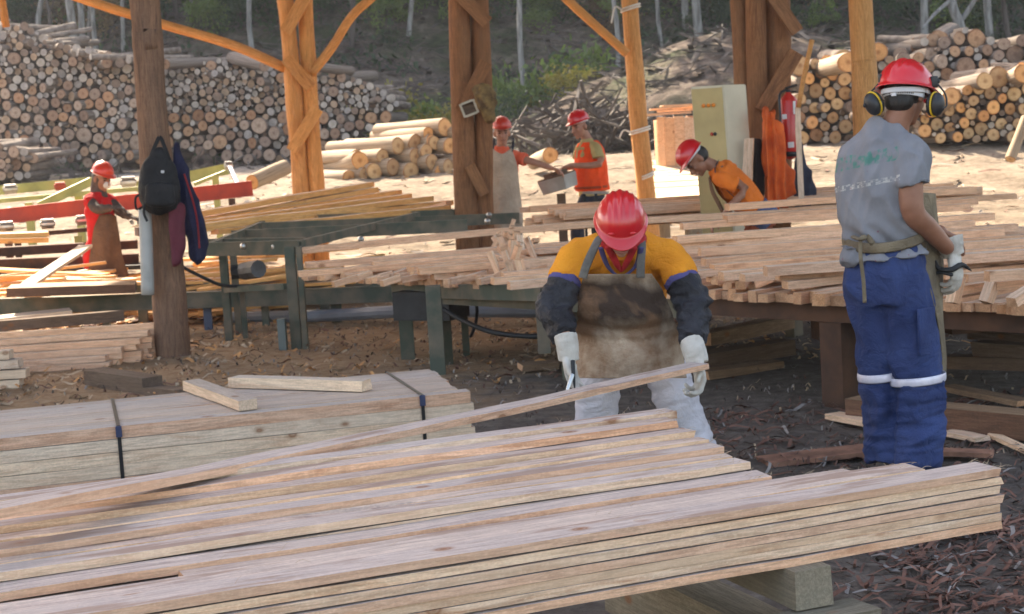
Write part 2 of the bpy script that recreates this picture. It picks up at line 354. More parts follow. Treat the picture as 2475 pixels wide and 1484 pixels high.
brace([(1516,130),(1440,62),(1372,0),(1250,-115)],20.3,22,'brace rising to the left from the pole tied with white cord')
o=pole('hanging_board',[(12,52),(8,20),(5,0)],20,18,POST_O,'orange board end hanging into the top left corner','board',down=False,upto=7.5)
# ---------------------------------------------------------------- foliage and trees
def leafmat(name,c1,c2,tr=.35):
    m,n,l,b=newmat(name); v=coords(n,l); t=tex(n,l,v,1.7,3)
    c=ramp(n,l,t,[(.35,c1),(.65,c2)]); l.new(c,b.inputs['Base Color']); b.inputs['Roughness'].default_value=.6
    ts=n.new('ShaderNodeBsdfTranslucent'); l.new(mix(n,l,1.0,c,(1.6,1.7,.8),'MULTIPLY'),ts.inputs[0])
    mx=n.new('ShaderNodeMixShader'); mx.inputs[0].default_value=tr; l.new(b.outputs[0],mx.inputs[1]); l.new(ts.outputs[0],mx.inputs[2])
    l.new(mx.outputs[0],n['Material Output'].inputs[0]); return m
LEAF_D=leafmat('dark_leaves',(.02,.04,.016),(.05,.085,.03)); LEAF_G=leafmat('green_leaves',(.06,.1,.025),(.14,.19,.045)); LEAF_Y=leafmat('sun_tinted_leaves',(.17,.14,.03),(.25,.22,.05),.4)  # the yellow set has sunlight painted into its leaf colour
LEAF_B=leafmat('dry_brown_leaves',(.1,.065,.035),(.2,.14,.08)); TRUNK_P=M('pale_bark',(.3,.29,.27),(.12,.11,.1),3,.9,stretch=(3,3,.6),bd=.03); TRUNK_D=M('dark_bark',(.1,.08,.065),(.05,.04,.035),3,.9,stretch=(3,3,.6),bd=.03)
def leaves_bm(bm,n,rx,ry,rz,c,size,r_,clump=14,cs=.32,flat=0):
    cl=[]
    for i in range(clump):
        while 1:
            p=V((r_.uniform(-1,1),r_.uniform(-1,1),r_.uniform(-1,1)))
            if .25<p.length<1: break
        cl.append((p,r_.uniform(.5,1.2)))
    for i in range(n):
        p,s=r_.choice(cl); q=p+V([r_.gauss(0,cs*s*.6) for _ in range(3)]); q=V((q.x*rx,q.y*ry,q.z*rz))+V(c)
        a=V([r_.gauss(0,1) for _ in range(3)]).normalized(); b=a.cross(V([r_.gauss(0,1) for _ in range(3)])).normalized(); sz=size*r_.uniform(.5,1.3)
        vs=[bm.verts.new(q+a*sz+b*0),bm.verts.new(q+b*sz*.5),bm.verts.new(q-a*sz),bm.verts.new(q-b*sz*.5)]; bm.faces.new(vs)
TR=random.Random(3); crowns=[];bushes=[]
for k in range(4):
    bm=bmesh.new(); leaves_bm(bm,3800,2.7,2.7,4.6,(0,0,0),.2,TR,26,.34); crowns.append(bm2me(bm,'crown'))
for k in range(5):
    bm=bmesh.new(); leaves_bm(bm,1100,.8,.7,.6,(0,0,.45),.055,TR,12,.4); bushes.append(bm2me(bm,'bush'))
def trunkmesh(h,r,seed,bend=.3,limbs=True):
    bm=bmesh.new(); q=random.Random(seed); pts=[V((0,0,-.3))]; x=y=0
    for i in range(1,7):
        x+=q.gauss(0,bend*.35); y+=q.gauss(0,bend*.35); pts.append(V((x,y,h*i/6)))
    sweep(bm,pts,[r*(1.15-.8*i/6) for i in range(7)],V((1,0,0)),9,'flat',3,.15)
    if limbs:
        for i in (2,3,4,4,5,5):
            a=q.uniform(0,6.28); p=pts[i]; L=h*.2*q.uniform(.6,1.2)
            sweep(bm,[p,p+V((math.cos(a)*L*.5,math.sin(a)*L*.5,L*.45)),p+V((math.cos(a)*L*.9,math.sin(a)*L*.9,L*1.1))],[r*.4,r*.25,r*.08],V((1,0,0)),6,'flat',2)
    return bm2me(bm,'trunk',True)
trunks=[trunkmesh(11,.2,i,.5) for i in range(3)]
# trees that can be told apart in the picture: pale trunks standing on the hillside
vis=[(165,78,52,.2,'pale trunk tree above the left end of the big log pile',0),(187,60,55,.14,'slim pale tree just right of the first pale trunk, above the big log pile',0),(90,70,56,.13,'thin grey tree at the far upper left',0),
 (205,40,57,.1,'thinnest of the pale trunks over the left log pile',0),(395,30,60,.12,'pale slim trunk seen just right of the nearest shed post',0),
 (1283,195,46,.12,'thin grey trunk right of the brown twin post, among sunlit leaves',0),(1657,50,56,.16,'left one of two white trunks above the earth mound',0),(1693,85,54,.2,'right one of two white trunks above the earth mound',0),
 (2232,60,52,.16,'straight pale trunk above the standing worker\'s helmet',0),(2395,75,52,.17,'pale trunk at the far upper right behind the highest log heap',0),(2165,45,58,.11,'thin dim trunk just right of the orange post',0),(1075,70,58,.12,'dim trunk left of the brown twin post',0)]
for i,(x,y,D,r,lab,c) in enumerate(vis):
    b=P(x,y,D); b.z=hz(b.x,b.y); t=empty('tree',b,lab,'tree','trees on the hillside'); link('trunk',trunkmesh(11+TR.uniform(-1,2),r*.68,i+20,.4),TRUNK_P,t)
    c=link('crown',crowns[i%4].copy(),LEAF_D if i%3 else LEAF_G,t); c.location=(0,0,12.5); c.rotation_euler.z=i; c.scale=(.8,.8,.9)
# leaning forked pale tree
b=P(2328,112,48); b.z=hz(b.x,b.y); t=empty('tree',b,'leaning forked pale tree above the highest log heap on the right','tree','trees on the hillside'); bm=bmesh.new()
def rel(p): return p-b
sweep(bm,[rel(P(2330,125,48)),rel(P(2318,60,48)),rel(P(2300,0,48)),rel(P(2280,-160,48.5))],[.17,.15,.13,.08],V((1,0,0)),9,'flat',3,.15)
sweep(bm,[rel(P(2318,55,48)),rel(P(2350,10,48)),rel(P(2390,-60,47.5))],[.09,.07,.04],V((1,0,0)),7,'flat',3,.15)
sweep(bm,[rel(P(2298,0,48)),rel(P(2255,38,47.5)),rel(P(2230,70,47))],[.06,.05,.03],V((1,0,0)),7,'flat',3,.15)
mk('trunk',bm,TRUNK_P,t,True); c=link('crown',crowns[0].copy(),LEAF_D,t); c.location=(-1,0,12)
# forest edge along the crest: shades the slope
cm=[c.copy() for c in crowns]; 
for c in cm: c.materials.append(LEAF_D)
for c in trunks: c.materials.append(TRUNK_D)
TR2=random.Random(77)
for i in range(16):
    x=(120,240,290,430,470,610,840,980,1120,1330,1480,1600,1960,2050,2200,2440)[i]; D=52+i%5*2; b=P(x,TR2.uniform(20,80),D); b.z=hz(b.x,b.y); t=empty('tree',b,'thin young trunk rising among the bushes of the hillside','tree','thin young trunks on the hillside'); link('trunk',trunkmesh(9,.055+.03*TR2.random(),i+60,.5),TRUNK_P if i%3 else TRUNK_D,t)
    c=link('crown',crowns[i%4].copy(),LEAF_G,t); c.location=(0,0,10.5); c.scale=(.4,.4,.4)
for row,(yy,st) in enumerate(((62,3.1),(67,3.3),(73,3.6))):
    x=-52+row*1.4
    while x<48:
        if not (-12.2<x<-8.6) and TR.random()<.95:
            px=x+TR.uniform(-.7,.7); py=yy+TR.uniform(-1.2,1.2); s=TR.uniform(.85,1.25)
            t=empty('tree',V((px,py,hz(px,py))),'dense dark tree of the forest edge on the crest of the hill','tree','forest trees along the crest')
            o=link('trunk',TR.choice(trunks),None,t); o.rotation_euler.z=TR.uniform(0,6)
            o=link('crown',TR.choice(cm),None,t); o.location=(0,0,9.4*s); o.scale=(s,s,s*1.1); o.rotation_euler.z=TR.uniform(0,6)
        x+=st
# bushes on the slope
bme={}
def bush(x,y,D,s,lm,label,group):
    k=(TR.randrange(5),lm.name)
    if k not in bme: q=bushes[k[0]].copy(); q.materials.append(lm); bme[k]=q
    b=P(x,y,D); b.z=hz(b.x,b.y)-.1; o=link('bush',bme[k],None,None,b); o.scale=(s*TR.uniform(.85,1.2),s,s*TR.uniform(.8,1.3)); o.rotation_euler.z=TR.uniform(0,6)
    tag(o,label,'bush',group)
for i in range(150):
    x=TR.uniform(-30,2500); y=TR.uniform(-60,95); D=None
    for dd in lin(42,64,22):
        q=P(x,y,dd)
        if hz(q.x,q.y)>q.z: D=dd; break
    if not D: D=63
    lm=LEAF_D if TR.random()<.6 else (LEAF_G if TR.random()<.5 else LEAF_B)
    if 850<x<1450: lm=TR.choice((LEAF_G,LEAF_D,LEAF_B,LEAF_G))
    side='left' if x<850 else ('middle' if x<1450 else 'right'); kk={'dark_leaves':'dark green','green_leaves':'mid green','sun_tinted_leaves':'yellow green','dry_brown_leaves':'dry brown'}[lm.name]
    bush(x,y,D,TR.uniform(.7,1.8),lm,f'{kk} bush on the {side} part of the hillside below the trees',f'{kk} bushes, {side} of the hillside')
for (x,y,D,s,lm,lab) in ((940,60,46,1.6,LEAF_Y,'sunlit yellow bush high on the slope left of the brown twin post'),(1010,30,47,1.8,LEAF_G,'bright green bush beside the sunlit yellow one'),(1060,70,45,1.3,LEAF_Y,'small sunlit bush close left of the brown twin post'),
 (1230,25,46,1.7,LEAF_G,'tall green bush right of the brown twin post'),(1215,120,42,.9,LEAF_D,'dark blue green bush at the right flank of the brown twin post'),(1330,25,46,1.5,LEAF_Y,'yellow lit bush left of the tied pole'),(1400,30,46,2,LEAF_G,'green bush near the foot of the left leaning brace'),
 (1380,130,43,1.1,LEAF_Y,'small yellow shrub on the edge of the earth mound'),(985,232,42,.8,LEAF_Y,'little yellow shrub on the bare bank right of the log pile'),(945,185,43,.7,LEAF_B,'rusty brown shrub above the end of the log pile'),
 (1030,250,41,.6,LEAF_Y,'smallest yellow shrub low on the bare bank'),(200,75,50,1.5,LEAF_G,'green bush at the foot of the pale trunks on the left'),(280,70,50,1.1,LEAF_Y,'yellowish bush right of the pale trunks on the left'),
 (1955,60,50,1.7,LEAF_G,'green bush right of the pole cluster'),(2010,40,52,1.6,LEAF_D,'dark bush between the pole cluster and the orange post'),(2320,100,44,1.0,LEAF_G,'green bush under the leaning forked tree'),(2230,95,45,.6,LEAF_Y,'small yellow shrub over the standing worker\'s helmet'),
 (1760,70,46,1.1,LEAF_D,'dark shrub behind the rim of the earth mound')):
    bush(x,y,D,s,lm,lab,'bushes on the hillside')
# undergrowth: uncountable sticks and dead leaves
def sticks(name,n,fpos,mat,lmin,lmax,th,r_,leaf=.3,label=None,flat=.35,kind='stuff',cat='brush'):
    bm=bmesh.new()
    for i in range(n):
        p=fpos(r_); a=V((r_.gauss(0,1),r_.gauss(0,1),abs(r_.gauss(0,flat)))).normalized(); L=r_.uniform(lmin,lmax)*.5; t=th*r_.uniform(.5,1.4)
        b=a.cross(V((0,0,1))).normalized(); c_=a.cross(b)
        if r_.random()<leaf: obox(bm,p,(a,b,c_),(L*.3,L*.14,.004),0)
        else: obox(bm,p,(a,b,c_),(L,t,t),0)
    o=mk(name,bm,mat); tag(o,label,cat,None,kind); return o
BR=M('dead_brush',(.12,.1,.085),(.06,.048,.04),2,.9,bs=0)
def onhill(r_):
    x=r_.uniform(-26,26); y=r_.uniform(37,62); return V((x,y,hz(x,y)+r_.uniform(0,.12)))
sticks('undergrowth',14000,onhill,BR,.3,1.3,.014,TR,.55,'tangle of dead sticks and dry leaves lying over the hillside')
def ongrass(r_):
    while 1:
        x=r_.uniform(-26,26); y=r_.uniform(44,62)
        if n3(x*.3,y*.3,8)>-.05: break
    return V((x,y,hz(x,y)+r_.uniform(0,.35)))
sticks('green_undergrowth',9000,ongrass,LEAF_D,.4,.9,.01,TR,.8,'low dark green weeds covering parts of the hillside',1.2,cat='weeds')
def debris(r_):
    x=r_.gauss(2.2,1.6); y=r_.uniform(33.5,36.5); z=gz(x,y)+max(0,1.25-abs(x-1.6)*.38)*r_.uniform(0,1)
    return V((x,y,z))
sticks('slash_heap',420,debris,BR,.3,1.3,.022,TR,.1,'heap of broken branches and roots at the foot of the earth mound',.6,cat='brush heap')
# ---------------------------------------------------------------- logs
def log_end_mat(name,cols):
    m,n,l,b=newmat(name); tc=n.new('ShaderNodeTexCoord'); sp=n.new('ShaderNodeSeparateXYZ'); l.new(tc.outputs['Object'],sp.inputs[0])
    rr=math_(n,l,'SQRT',math_(n,l,'ADD',math_(n,l,'POWER',math_(n,l,'ABSOLUTE',sp.outputs[0]),2.0),math_(n,l,'POWER',math_(n,l,'ABSOLUTE',sp.outputs[2]),2.0)))
    v=coords(n,l,(2,2,2)); nz=tex(n,l,v,2.0,5,.6); rg=math_(n,l,'SINE',math_(n,l,'MULTIPLY',math_(n,l,'ADD',rr,math_(n,l,'MULTIPLY',nz,.25)),42.0))
    c=ramp(n,l,math_(n,l,'ADD',nz,math_(n,l,'MULTIPLY',rg,.06)),[(.3,cols[1]),(.62,cols[0])])
    c=mix(n,l,ramp(n,l,rr,[(.1,(.8,.8,.8)),(.35,(0,0,0)),(.8,(0,0,0)),(.97,(.9,.9,.9))]),c,cols[2])
    oi=n.new('ShaderNodeObjectInfo'); c=mix(n,l,1.0,c,ramp(n,l,oi.outputs['Random'],[(0,(.95,.7,.5)),(.2,(.5,.43,.4)),(.45,(1.0,.95,.9)),(.7,(.62,.57,.56)),(.85,(1.1,.85,.6)),(1,(.75,.5,.33))]),'MULTIPLY')
    l.new(c,b.inputs['Base Color']); b.inputs['Roughness'].default_value=.85; return m
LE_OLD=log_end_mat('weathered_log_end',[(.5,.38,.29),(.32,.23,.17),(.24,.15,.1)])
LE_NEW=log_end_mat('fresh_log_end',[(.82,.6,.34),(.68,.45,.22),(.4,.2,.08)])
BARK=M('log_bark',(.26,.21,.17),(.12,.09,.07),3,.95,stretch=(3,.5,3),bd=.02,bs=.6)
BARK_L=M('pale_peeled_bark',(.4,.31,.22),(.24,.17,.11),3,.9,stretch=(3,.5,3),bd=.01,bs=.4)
LR=random.Random(11)
def logmesh(seed,seg=16):
    q=random.Random(seed); bm=bmesh.new(); n=5; rs=[]
    ph=q.uniform(0,6); e=q.uniform(0,.09); bx=q.uniform(-.12,.12)
    for j in range(n+1):
        t=j/n; vs=[]
        for k in range(seg):
            a=6.2832*k/seg; f=1+e*math.cos(2*a+ph)+.05*n3(math.cos(a)*1.2+seed,math.sin(a)*1.2,t*2)*2-.06*t
            vs.append(bm.verts.new((math.cos(a)*f+bx*math.sin(3.14*t),t,math.sin(a)*f+bx*.5*math.sin(3.14*t))))
        rs.append(vs)
    for a,b in zip(rs,rs[1:]):
        for k in range(seg):
            f=bm.faces.new((a[k],b[k],b[(k+1)%seg],a[(k+1)%seg])); f.smooth=True
    for rr,rev in ((rs[0],False),(rs[-1],True)):
        ins=[bm.verts.new(v.co*1.0) for v in rr]
        for v in ins: v.co.x*=.93; v.co.z*=.93; v.co.y+=(-.0035 if not rev else .0035)
        for k in range(seg):
            f=bm.faces.new((rr[k],rr[(k+1)%seg],ins[(k+1)%seg],ins[k])); f.material_index=1
        f=bm.faces.new(ins); f.material_index=1
    me=bpy.data.meshes.new('log'); bmesh.ops.recalc_face_normals(bm,faces=bm.faces); bm.to_mesh(me); bm.free(); return me
base_logs=[logmesh(i) for i in range(8)]
def variant(bark,end):
    out=[]
    for q in base_logs:
        c=q.copy(); c.materials.append(bark); c.materials.append(end); out.append(c)
    return out
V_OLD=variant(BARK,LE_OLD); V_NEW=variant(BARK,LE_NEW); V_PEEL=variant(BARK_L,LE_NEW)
ALL=[]   # (screen radius, loc, dir, r, L, variants, pile)
def inside(x,y,poly):
    c=False; j=len(poly)-1
    for i in range(len(poly)):
        xi,yi=poly[i]; xj,yj=poly[j]
        if (yi>y)!=(yj>y) and x<(xj-xi)*(y-yi)/(yj-yi)+xi: c=not c
        j=i
    return c
def pile(poly,D,rfun,vs,key,tries=5000,lean=.25,L=2.3,yaw=.1,dirx=0.0,fit=1.04):
    xs=[p[0] for p in poly]; ys=[p[1] for p in poly]; placed=[]; ybot=max(ys); cells={}
    for lev in range(6):
        for t in range(tries):
            x=LR.uniform(min(xs),max(xs)); y=LR.uniform(min(ys),max(ys))
            r=rfun(x,y)*(1.0,.85,.7,.58,.47,.38)[lev]*LR.uniform(.85,1.15)
            if not inside(x,y,poly): continue
            ok=True; cx_,cy_=int(x//50),int(y//50)
            for i in (-1,0,1):
                for j in (-1,0,1):
                    for (a,b,c) in cells.get((cx_+i,cy_+j),()):
                        if (a-x)**2+(b-y)**2<((c+r)*fit*.94)**2: ok=False; break
                    if not ok: break
                if not ok: break
            if ok: cells.setdefault((cx_,cy_),[]).append((x,y,r)); placed.append((x,y,r))
    for (x,y,r) in placed:
        d=D+(ybot-y)*D/F*lean+LR.uniform(-.16,.16); p=P(x,y,d); rw=r*d/F
        ya=dirx+LR.gauss(0,yaw); dr=V((math.sin(ya),math.cos(ya),LR.gauss(0,.03))).normalized()
        ALL.append((r,p,dr,rw,L*LR.uniform(.93,1.04),LR.choice(vs),key))
pile([(-40,62),(55,60),(80,78),(130,95),(170,120),(215,122),(260,140),(345,150),(345,385),(250,396),(120,385),(80,360),(0,345),(-40,340)],40,lambda x,y:((10 if y<200 else 12.5)*(1.6 if LR.random()<.1 else 1)) ,V_OLD,'tall left pile',6500,yaw=.22)
pile([(-40,350),(60,365),(85,385),(70,425),(-40,432)],36,lambda x,y:12,V_OLD,'low heap at the left edge',900)
pile([(395,165),(470,150),(560,145),(640,150),(700,165),(780,172),(900,205),(962,245),(930,292),(810,345),(700,386),(600,385),(395,352)],41,lambda x,y:((8.5 if y<275 else 13.5)*(1.4 if LR.random()<.15 else 1)),V_OLD,'second long pile',6500,lean=.35,yaw=.22)
def ragged(x0,y0,x1,y1,D,n,rp,vs,key):
    for i in range(n):
        t=LR.random(); x=x0+(x1-x0)*t; y=y0+(y1-y0)*t+LR.gauss(0,5); r=rp*LR.uniform(.6,1.5); d=D+LR.uniform(-.5,.9); ya=LR.gauss(0,.5)
        ALL.append((r,P(x,y,d),V((math.sin(ya),math.cos(ya),LR.gauss(0,.12))).normalized(),r*d/F,LR.uniform(1.2,2.3),LR.choice(vs),key))
ragged(-30,72,345,158,40.2,22,9,V_OLD,'tall left pile'); ragged(395,168,960,240,41.6,20,9,V_OLD,'second long pile'); ragged(2140,140,2340,66,38,9,14,V_OLD,'highest heap on the right')
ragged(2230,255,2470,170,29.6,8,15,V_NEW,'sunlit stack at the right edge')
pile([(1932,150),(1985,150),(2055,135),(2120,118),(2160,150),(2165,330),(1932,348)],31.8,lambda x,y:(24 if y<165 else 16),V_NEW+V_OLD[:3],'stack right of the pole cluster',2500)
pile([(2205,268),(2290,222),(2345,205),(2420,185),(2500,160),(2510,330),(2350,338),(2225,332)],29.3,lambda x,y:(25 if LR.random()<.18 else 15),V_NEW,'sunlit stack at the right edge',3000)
pile([(2120,170),(2160,150),(2250,118),(2345,66),(2400,95),(2510,95),(2510,170),(2330,205),(2200,250)],37,lambda x,y:(24 if LR.random()<.4 else 15),V_OLD,'highest heap on the right',2000,lean=.5)
# the slanting sunlit pile in the middle
mid=[(962,352,20),(1003,345,21),(1076,308,22),(1005,378,20),(860,378,17),(925,378,18),(950,404,20),(993,413,22),(1045,392,20),(1083,402,17),(1088,352,20),(1050,345,17),(1030,365,17),
 (905,415,21),(1010,447,23),(985,440,14),(1055,440,13),(1085,432,18),(965,440,16),(935,447,19),(900,452,15),(1065,414,16),(1042,340,15),(1035,322,15),(1110,390,18),(1110,430,18),(1125,350,18),(880,420,15),(845,430,20),(1115,320,18)]
for (x,y,r) in mid:
    d=30+(455-y)*.004+LR.uniform(-.05,.05); ya=math.radians(LR.uniform(-44,-32)); dr=V((math.sin(ya),math.cos(ya),0))
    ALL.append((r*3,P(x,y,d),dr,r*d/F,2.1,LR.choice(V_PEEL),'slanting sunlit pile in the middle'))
ALL.sort(key=lambda t:-t[0]); big=ALL[:298]; rest=ALL[298:]
for i,(r,p,dr,rw,L,me,key) in enumerate(big):
    o=link('log',me,None,None,p); q=dr.to_track_quat('Y','Z'); o.rotation_mode='QUATERNION'; from_roll=Matrix.Rotation(LR.uniform(0,6),4,'Y').to_quaternion()
    o.rotation_quaternion=q@from_roll; o.scale=(rw,L,rw)
    tag(o,f'cut log lying end on in the {key}','log',f'logs in the {key}')
# the remainder of the logs as one mass
import numpy as np
def restmass(items):
    vs=[];fs=[];mi=[]
    for (r,p,dr,rw,L,me,key) in items:
        q=dr.to_track_quat('Y','Z').to_matrix(); X=q.col[0]; Z=q.col[2]; o=len(vs); seg=10; e=LR.uniform(0,.1); ph=LR.uniform(0,6); k2=LR.random()
        for t in (0,L):
            for k in range(seg):
                a=6.2832*k/seg; f=rw*(1+e*math.cos(2*a+ph)); vs.append(p+dr*t+X*(math.cos(a)*f)+Z*(math.sin(a)*f))
        for k in range(seg): fs.append((o+k,o+seg+k,o+seg+(k+1)%seg,o+(k+1)%seg)); mi.append(0)
        e_=1+int(k2*4); fs.append(tuple(o+k for k in range(seg))); mi.append(e_); fs.append(tuple(o+seg+k for k in range(seg-1,-1,-1))); mi.append(e_)
    me=bpy.data.meshes.new('log_mass'); me.from_pydata(vs,[],fs); me.polygons.foreach_set('material_index',mi)
    ends=[M('old_end_%s'%nme,c,tuple(x*.7 for x in c),9,.9,bs=0) for nme,c in (('grey',(.4,.35,.31)),('tan',(.42,.29,.19)),('pale',(.5,.43,.36)),('brown',(.26,.18,.13)))]
    o=link('log_mass',me,[BARK]+ends); tag(o,'countless small log ends filling the far piles between the bigger logs','logs',None,'stuff')
restmass(rest)
# single logs lying across the piles
def lying(x0,y0,x1,y1,D0,D1,r,me,label):
    a=P(x0,y0,D0);b=P(x1,y1,D1); o=link('log',me,None,None,a); d=(b-a); o.rotation_mode='QUATERNION'; o.rotation_quaternion=d.to_track_quat('Y','Z'); o.scale=(r,d.length,r)
    tag(o,label,'log','single logs lying about')
for a in ((2300,232,2265,262,29,29.6,.16,V_PEEL[0],'whitish log sliding off the sunlit stack at the right edge'),(2475,178,2420,205,29,30.5,.17,V_PEEL[1],'sunlit log on top of the stack at the right edge'),
 (400,155,560,150,41,43,.14,V_OLD[1],'grey log lying across the top of the second long pile'),(740,158,850,172,41,42,.13,V_OLD[2],'pale pole lying across the right part of the second long pile'),
 (560,140,640,158,42,40.5,.16,V_OLD[3],'thick grey log tilted on the crest of the second long pile'),(870,388,800,405,30.2,31.5,.17,V_PEEL[3],'log lying sideways left of the slanting sunlit pile'),
 (1330,375,1290,392,28.5,29.5,.14,V_PEEL[4],'log lying in the sun between the two sawyers'),(690,405,610,440,26,25.2,.12,V_PEEL[5],'crooked branch log leaning left of the twin orange post'),
 (2050,150,1985,165,31,32.6,.2,V_PEEL[2],'thick log end on the crest of the stack behind the orange post'),(2400,395,2475,260,28,27.2,.0,V_OLD[0],'')):
    if a[6]>0: lying(*a)
lying(2442,385,2480,285,26,26.3,.09,V_PEEL[6],'grey bare log leaning upright at the right edge of the yard')
lying(520,340,1010,395,0,0,0,None,'') if False else None
# ---------------------------------------------------------------- nearest stack of sawn planks
A0=PZ(230,1484,.575); B0=PZ(2420,1131,.575); DIR=(B0-A0); DIR.z=0; DIR.normalize(); NRM=V((-DIR.y,DIR.x,0))
def along(line_p,px,d):
    """point on the line whose image column is px"""
    lo,hi=-3.0,6.0
    for _ in range(50):
        m_=(lo+hi)/2
        if proj(line_p+d*m_)[0]<px: lo=m_
        else: hi=m_
    return lo
TH=.0252
SR=random.Random(5)
cols=[(0,0,2420),(.116,0,2238),(.226,-.3,2072),(.3,.1,1868),(.4,1.15,1812),(.49,1.35,1775),(.55,1.95,1752),(.64,2.3,1716),(.71,3.1,1680),(.79,3.9,1640),(.875,4.4,1634),(.96,4.4,1600)]
ordn=['front','second','third','fourth','fifth','sixth','seventh','eighth','ninth','tenth','rearmost']
for c,(off,up,px) in enumerate(cols[:-1]):
    wd=cols[c+1][0]-off; nl=int(round(7+up))
    for k in range(nl):
        ztop=.575+up*TH-k*TH
        if c and k>=4 and k%3: continue          # hidden core: only every third board
        base=A0+NRM*(off+wd/2+SR.uniform(-.002,.002)); base.z=ztop-TH/2
        pxe=px+SR.uniform(-10,10)*(k>0)
        if c==0: pxe=[2420,2425,2421,2427,2421,2420,2421][k]
        t1=along(base-NRM*wd/2,pxe,DIR); t0=-2.4+SR.uniform(-.3,.3)
        if c==2: t0=along(base,440,DIR)+SR.uniform(-.03,.03)
        a=base+DIR*t0; b=base+DIR*t1
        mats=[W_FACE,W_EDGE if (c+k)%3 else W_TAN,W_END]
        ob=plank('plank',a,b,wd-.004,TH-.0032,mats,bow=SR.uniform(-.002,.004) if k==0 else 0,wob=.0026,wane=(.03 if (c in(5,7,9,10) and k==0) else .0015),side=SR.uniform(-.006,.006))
        if c==0: lab=('top plank' if k==0 else ('lowest plank' if k==6 else ordn[k]+' plank down'))+' of the front face of the nearest stack, its right end cut square'
        elif k==0: lab=(ordn[c] if c<10 else 'rearmost')+' plank from the front edge on top of the nearest stack'
        else: lab='rough sawn plank lying inside the nearest stack under its top row'
        tag(ob,lab,'plank','planks of the nearest stack')
# the plank the stooping worker is lifting
a=PZ(-25,1240,.73); b=P(1692,886,6.72); hp=plank('plank',a-(b-a)*.02,b,.095,.024,[W_FACE,W_TAN,W_END],bow=-.012,wob=.003,seg=26)
tag(hp,'long plank held up by the stooping worker, its left end resting on the nearest stack','plank')
# curl of bark over the ends at the back
bm=bmesh.new(); q0=[P(1488,1004,5.5),P(1500,1010,5.42),P(1512,1050,5.3),P(1530,1068,5.25),P(1590,1056,5.25)]
sweep(bm,q0,[(.012,.002),(.016,.002),(.012,.002),(.01,.002),(.006,.002)],V((1,0,0)),8,'flat',4,.3)
BARKR=M('red_bark',(.33,.17,.11),(.15,.075,.05),9,.85,bs=.4); tag(mk('bark_strip',bm,BARKR,None,True),'curled reddish bark strip hanging over the plank ends before the stooping worker','bark strip')
# supports
def timber(name,a,b,wd,ht,mats,label,cat='timber',group=None,up=V((0,0,1))):
    o=plank(name,a,b,wd,ht,mats,up,0,.003,max(3,int((V(a)-V(b)).length/.08))); 
    if label: tag(o,label,cat,group)
    return o
tb=A0+NRM*-.02; s1=along(tb,1945,DIR); e=tb+DIR*s1; e.z=.345; e-=NRM*.03
timber('timber_block',e,e+NRM*1.25,.115,.105,GREYB,'split grey timber block right under the nearest stack near its right end','timber block','grey bearers under the nearest stack')
e2=e+DIR*.1; e2.z=.238; timber('timber_block',e2-NRM*.04-DIR*.24,e2-NRM*.02+DIR*.04+V((0,0,0)),.13,.1,GREYB,'lower grey block laid crosswise under the split bearer at the right','timber block','grey bearers under the nearest stack')
e3=e+DIR*.02; e3.z=.09; timber('timber_block',e3-NRM*.02,e3+NRM*1.2,.16,.19,GREYB,'lowest bearer on the ground, under the two other grey blocks','timber block','grey bearers under the nearest stack')
s2=along(tb,-300,DIR); e=tb+DIR*s2; e.z=.21
timber('timber_block',e,e+NRM*1.3,.16,.38,GREYB,'grey bearer glimpsed in the dark gap at the left of the nearest stack','timber block','grey bearers under the nearest stack')
# ---------------------------------------------------------------- strapped bundle
bA=PZ(290,1030,.45); bB=PZ(1122,946,.45); bd=(bB-bA); bd.z=0; bd.normalize(); bn=V((-bd.y,bd.x,0))
bund=empty('timber_bundle',V((bA.x,bA.y,0))+bn*.4,'long bundle of pale planed boards strapped with two black bands','timber bundle')
t1=(bB-bA).length; t0=-2.2; LH=.055
for c in range(9):
    for k in range(7):
        if 0<c<8 and 0<k<6 and k!=3: continue
        z=.45-LH/2-k*LH; p=bA+bn*(.046+c*.092); p.z=z
        b=p+bd*(t1+SR.uniform(-.012,.03)+(.012 if k>0 else 0)-(c*.0)); a=p+bd*(t0+SR.uniform(-.02,.02))
        plank('board',a,b,.0885,LH-.0022,[W_PALET,W_PALE if (k*3+c)%4 else W_TAN,W_PALE],wob=.0012,parent=bund)
BLK=M('black_strap',(.02,.02,.022),None,9,.35,bs=0); BLU=M('blue_grey_seal',(.08,.1,.2),None,9,.35,.6,bs=0)
bm=bmesh.new()
for px_ in (286,1020):
    tt=along(bA,px_,bd); p=bA+bd*tt; bm=bmesh.new(); hw=.008
    zt=.4535; y0=-.004; y1=.83
    path=[(y0,.06),(y0,zt),(y1,zt),(y1,.06)]
    for (ya,za),(yb,zb) in zip(path,path[1:]):
        a=p+bn*ya; a.z=za; b=p+bn*yb; b.z=zb
        bar(bm,a,b,hw*2,.0016,up=bn if abs(yb-ya)<.01 else V((0,0,1)))
    for v in bm.verts: v.co-=V(bund.location)
    o=mk('strap',bm,BLK,bund)
    bm=bmesh.new(); c=p-bn*.006; c.z=.428; obox(bm,c-V(bund.location),(bd,bn,V((0,0,1))),(.013,.003,.024),bev=.002)
    mk('buckle',bm,BLU,o)
for px_ in (200,1000): 
    p=bA+bd*along(bA,px_,bd); a=p.copy(); a.z=.0325; b=a+bn*.83
    timber('timber_block',a,b,.09,.075,GREYB,'bearer on the ground beneath the strapped bundle','timber block','bearers under the strapped bundle')
def zl(x,y,z): return PZ(x,y,z)
o=plank('board',zl(600,978,.478),zl(462,930,.478),.085,.045,[W_PALET,W_PALE,W_PALE],wob=.002); tag(o,'short pale offcut lying askew across the strapped bundle','board')
